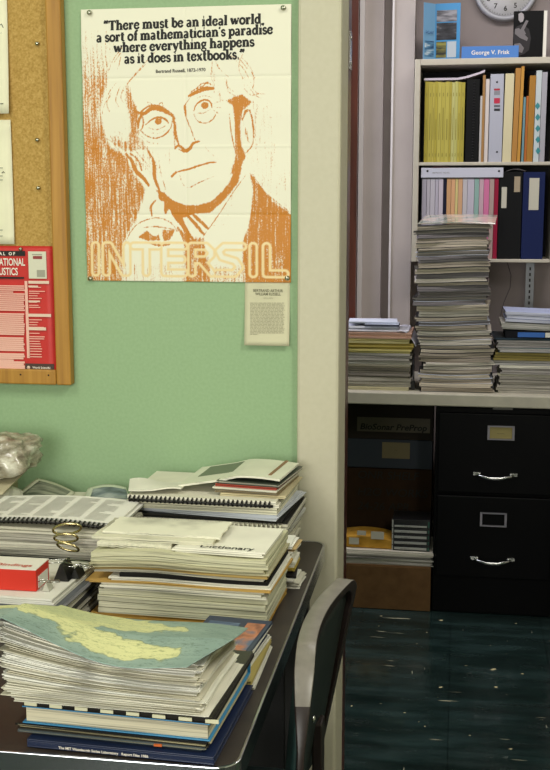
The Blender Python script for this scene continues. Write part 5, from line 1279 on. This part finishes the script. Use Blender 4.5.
b = MB(); vpanel(b, q0, q1, ZT, hb1, -.0008); b.build('left_leaf', mat('brochure_pale_blue', '6f9cc0', .4), o)
b = MB(); vpanel(b, q1, q2, ZT, hb1*1.0, -.0008); b.build('right_leaf', mat('brochure_blue', '3f86b8', .4), o)
def onp(a, c, t0, t1, h0, h1, m, nm, off=.0006):
    d = c-a; A = a+d*t0; B_ = a+d*t1; n = Vector((d.y, -d.x, 0)).normalized()*off; A = A+n; B_ = B_+n; b = MB(); vpanel(b, A, B_, ZT+h0*hb1, (h1-h0)*hb1, .0003); return b.build(nm, m, o)
dkp = noisy('ship_photo_dark', [(.35, '16161a'), (.55, '3a3a40'), (.7, '90888a')], (8, 8, 30), 2, 4, .4)
onp(q1, q2, .06, .86, .36, .66, dkp, 'picture'); onp(q1, q2, .06, .86, .68, .88, noisy('ship_photo_pale', [(.4, '8e8c92'), (.6, '4e4c52')], (8, 8, 40), 2, 4, .4), 'picture')
onp(q1, q2, .06, .46, .05, .33, noisy('yellow_photo', [(.4, '2a2a24'), (.6, '8a8440')], (8, 8, 30), 2, 3, .4), 'picture'); onp(q1, q2, .5, .86, .05, .33, mat('brochure_text', 'a9b2b8'), 'text_block')
onp(q0, q1, .12, .9, .06, .34, noisy('sea_photo', [(.4, '28486e'), (.55, '5a88a8'), (.7, 'd0d8dc')], (8, 8, 30), 2, 3, .4), 'picture')
lettering('lettering', 'SACLANT', .014, (q0.x+.008, q0.y-.002, ZT+hb1*.46), mat('navy_print', '1c3a70'), o, 0, rot=(90, 0, 48), sx=.7)
# black and white photograph
o = thing('standing_photograph', (at(530, 56, SY0+.06).x, SY0+.06, ZT), 'black and white photograph of a seated person playing an instrument, propped on the shelf unit', 'photograph')
f0 = at(512.5, 56, SY0+.065).x; f1 = at(542.5, 56, SY0+.065).x; Yp = SY0+.065; hp = at(525, 11, Yp).z-ZT
b = MB(); b.box(f0, f1, Yp, Yp+.002, ZT, ZT+hp); b.box(f1, f1+.012, Yp+.001, Yp+.003, ZT, ZT+hp, 1); b.build('photo_sheet', [mat('photo_black', '070708', .6, .15), mat('white_card', 'dedad0')], o)
fx = lambda px, py: (at(px, py, Yp).x, at(px, py, Yp).z)
def ppoly(pts, m, nm, k=0): b = MB(); b.prism([fx(*p) for p in pts], Yp-.0006-k, Yp-.0001-k); return b.build(nm, m, o)
gp = mat('photo_grey', '6f6a6c', .6, .2); gl = mat('photo_light', '9c9698', .6, .2); gd = mat('photo_dark_grey', '2e2b2d', .6, .2)
ppoly([(516, 27), (522, 24), (529, 29), (531, 38), (529, 50), (524, 54), (518, 56), (513, 54), (514, 42), (513, 34)], gd, 'figure_body')
ppoly([(518.5, 14), (521, 12.5), (523.5, 14), (524, 18), (523, 21.5), (520.5, 22.5), (518.5, 20)], gl, 'figure_face', .0006)
ppoly([(515, 29), (519, 28), (523, 33), (528, 38), (527, 41), (520, 38), (515, 34)], gp, 'figure_arm', .0006)
ppoly([(522, 27), (526, 20), (528.5, 21), (524, 30), (526, 34), (522, 36), (519, 32)], gp, 'instrument', .0012)
ppoly([(514, 44), (520, 43), (524, 48), (522, 53), (516, 51)], gp, 'figure_leg', .0006)
# wall clock
cc = at(506, -12, 4.55); rC = .118
ck = thing('wall_clock', (cc.x, 4.56, cc.z-rC), 'round white-faced wall clock hung above the shelf unit', 'clock')
ZC = cc.z
b = MB(); b.lathe((cc.x, BY-.001, ZC), (0, -1, 0), [(0, rC), (.03, rC), (.04, rC-.004), (.04, rC-.014), (.03, rC-.018), (.028, rC-.018)], 48); b.build('rim', mat('clock_rim', 'a8a8b0', .3, .5), ck)
b = MB(); b.lathe((cc.x, BY-.0301, ZC), (0, -1, 0), [(0, rC-.0185), (.001, rC-.0185)], 48); dl = b.build('dial', mat('clock_dial', 'd4d2d4', .5), ck)
for h_ in range(1, 13):
    a = R(90-30*h_); rr_ = rC*.62
    lettering('numeral', str(h_), .026, (cc.x+rr_*math.cos(a), BY-.0318, ZC+rr_*math.sin(a)-.009), ink, dl, .0004, 'CENTER')
b = MB()
for k in range(60):
    a = R(6*k); r0 = rC*.79; r1 = rC*.83; w_ = .0006
    c, s_ = math.cos(a), math.sin(a); b.prism([(cc.x+r0*c-w_*s_, ZC+r0*s_+w_*c), (cc.x+r1*c-w_*s_, ZC+r1*s_+w_*c), (cc.x+r1*c+w_*s_, ZC+r1*s_-w_*c), (cc.x+r0*c+w_*s_, ZC+r0*s_-w_*c)], BY-.0318, BY-.0312)
b.build('minute_marks', ink, dl)
for an, ln, wd in ((60, .05, .003), (120, .075, .002)):
    a = R(an); c, s_ = math.cos(a), math.sin(a); b = MB(); b.prism([(cc.x-wd*s_, ZC+wd*c), (cc.x+ln*c-wd*s_, ZC+ln*s_+wd*c), (cc.x+ln*c+wd*s_, ZC+ln*s_-wd*c), (cc.x+wd*s_, ZC-wd*c)], BY-.0335, BY-.0325); b.build('hand', ink, ck)
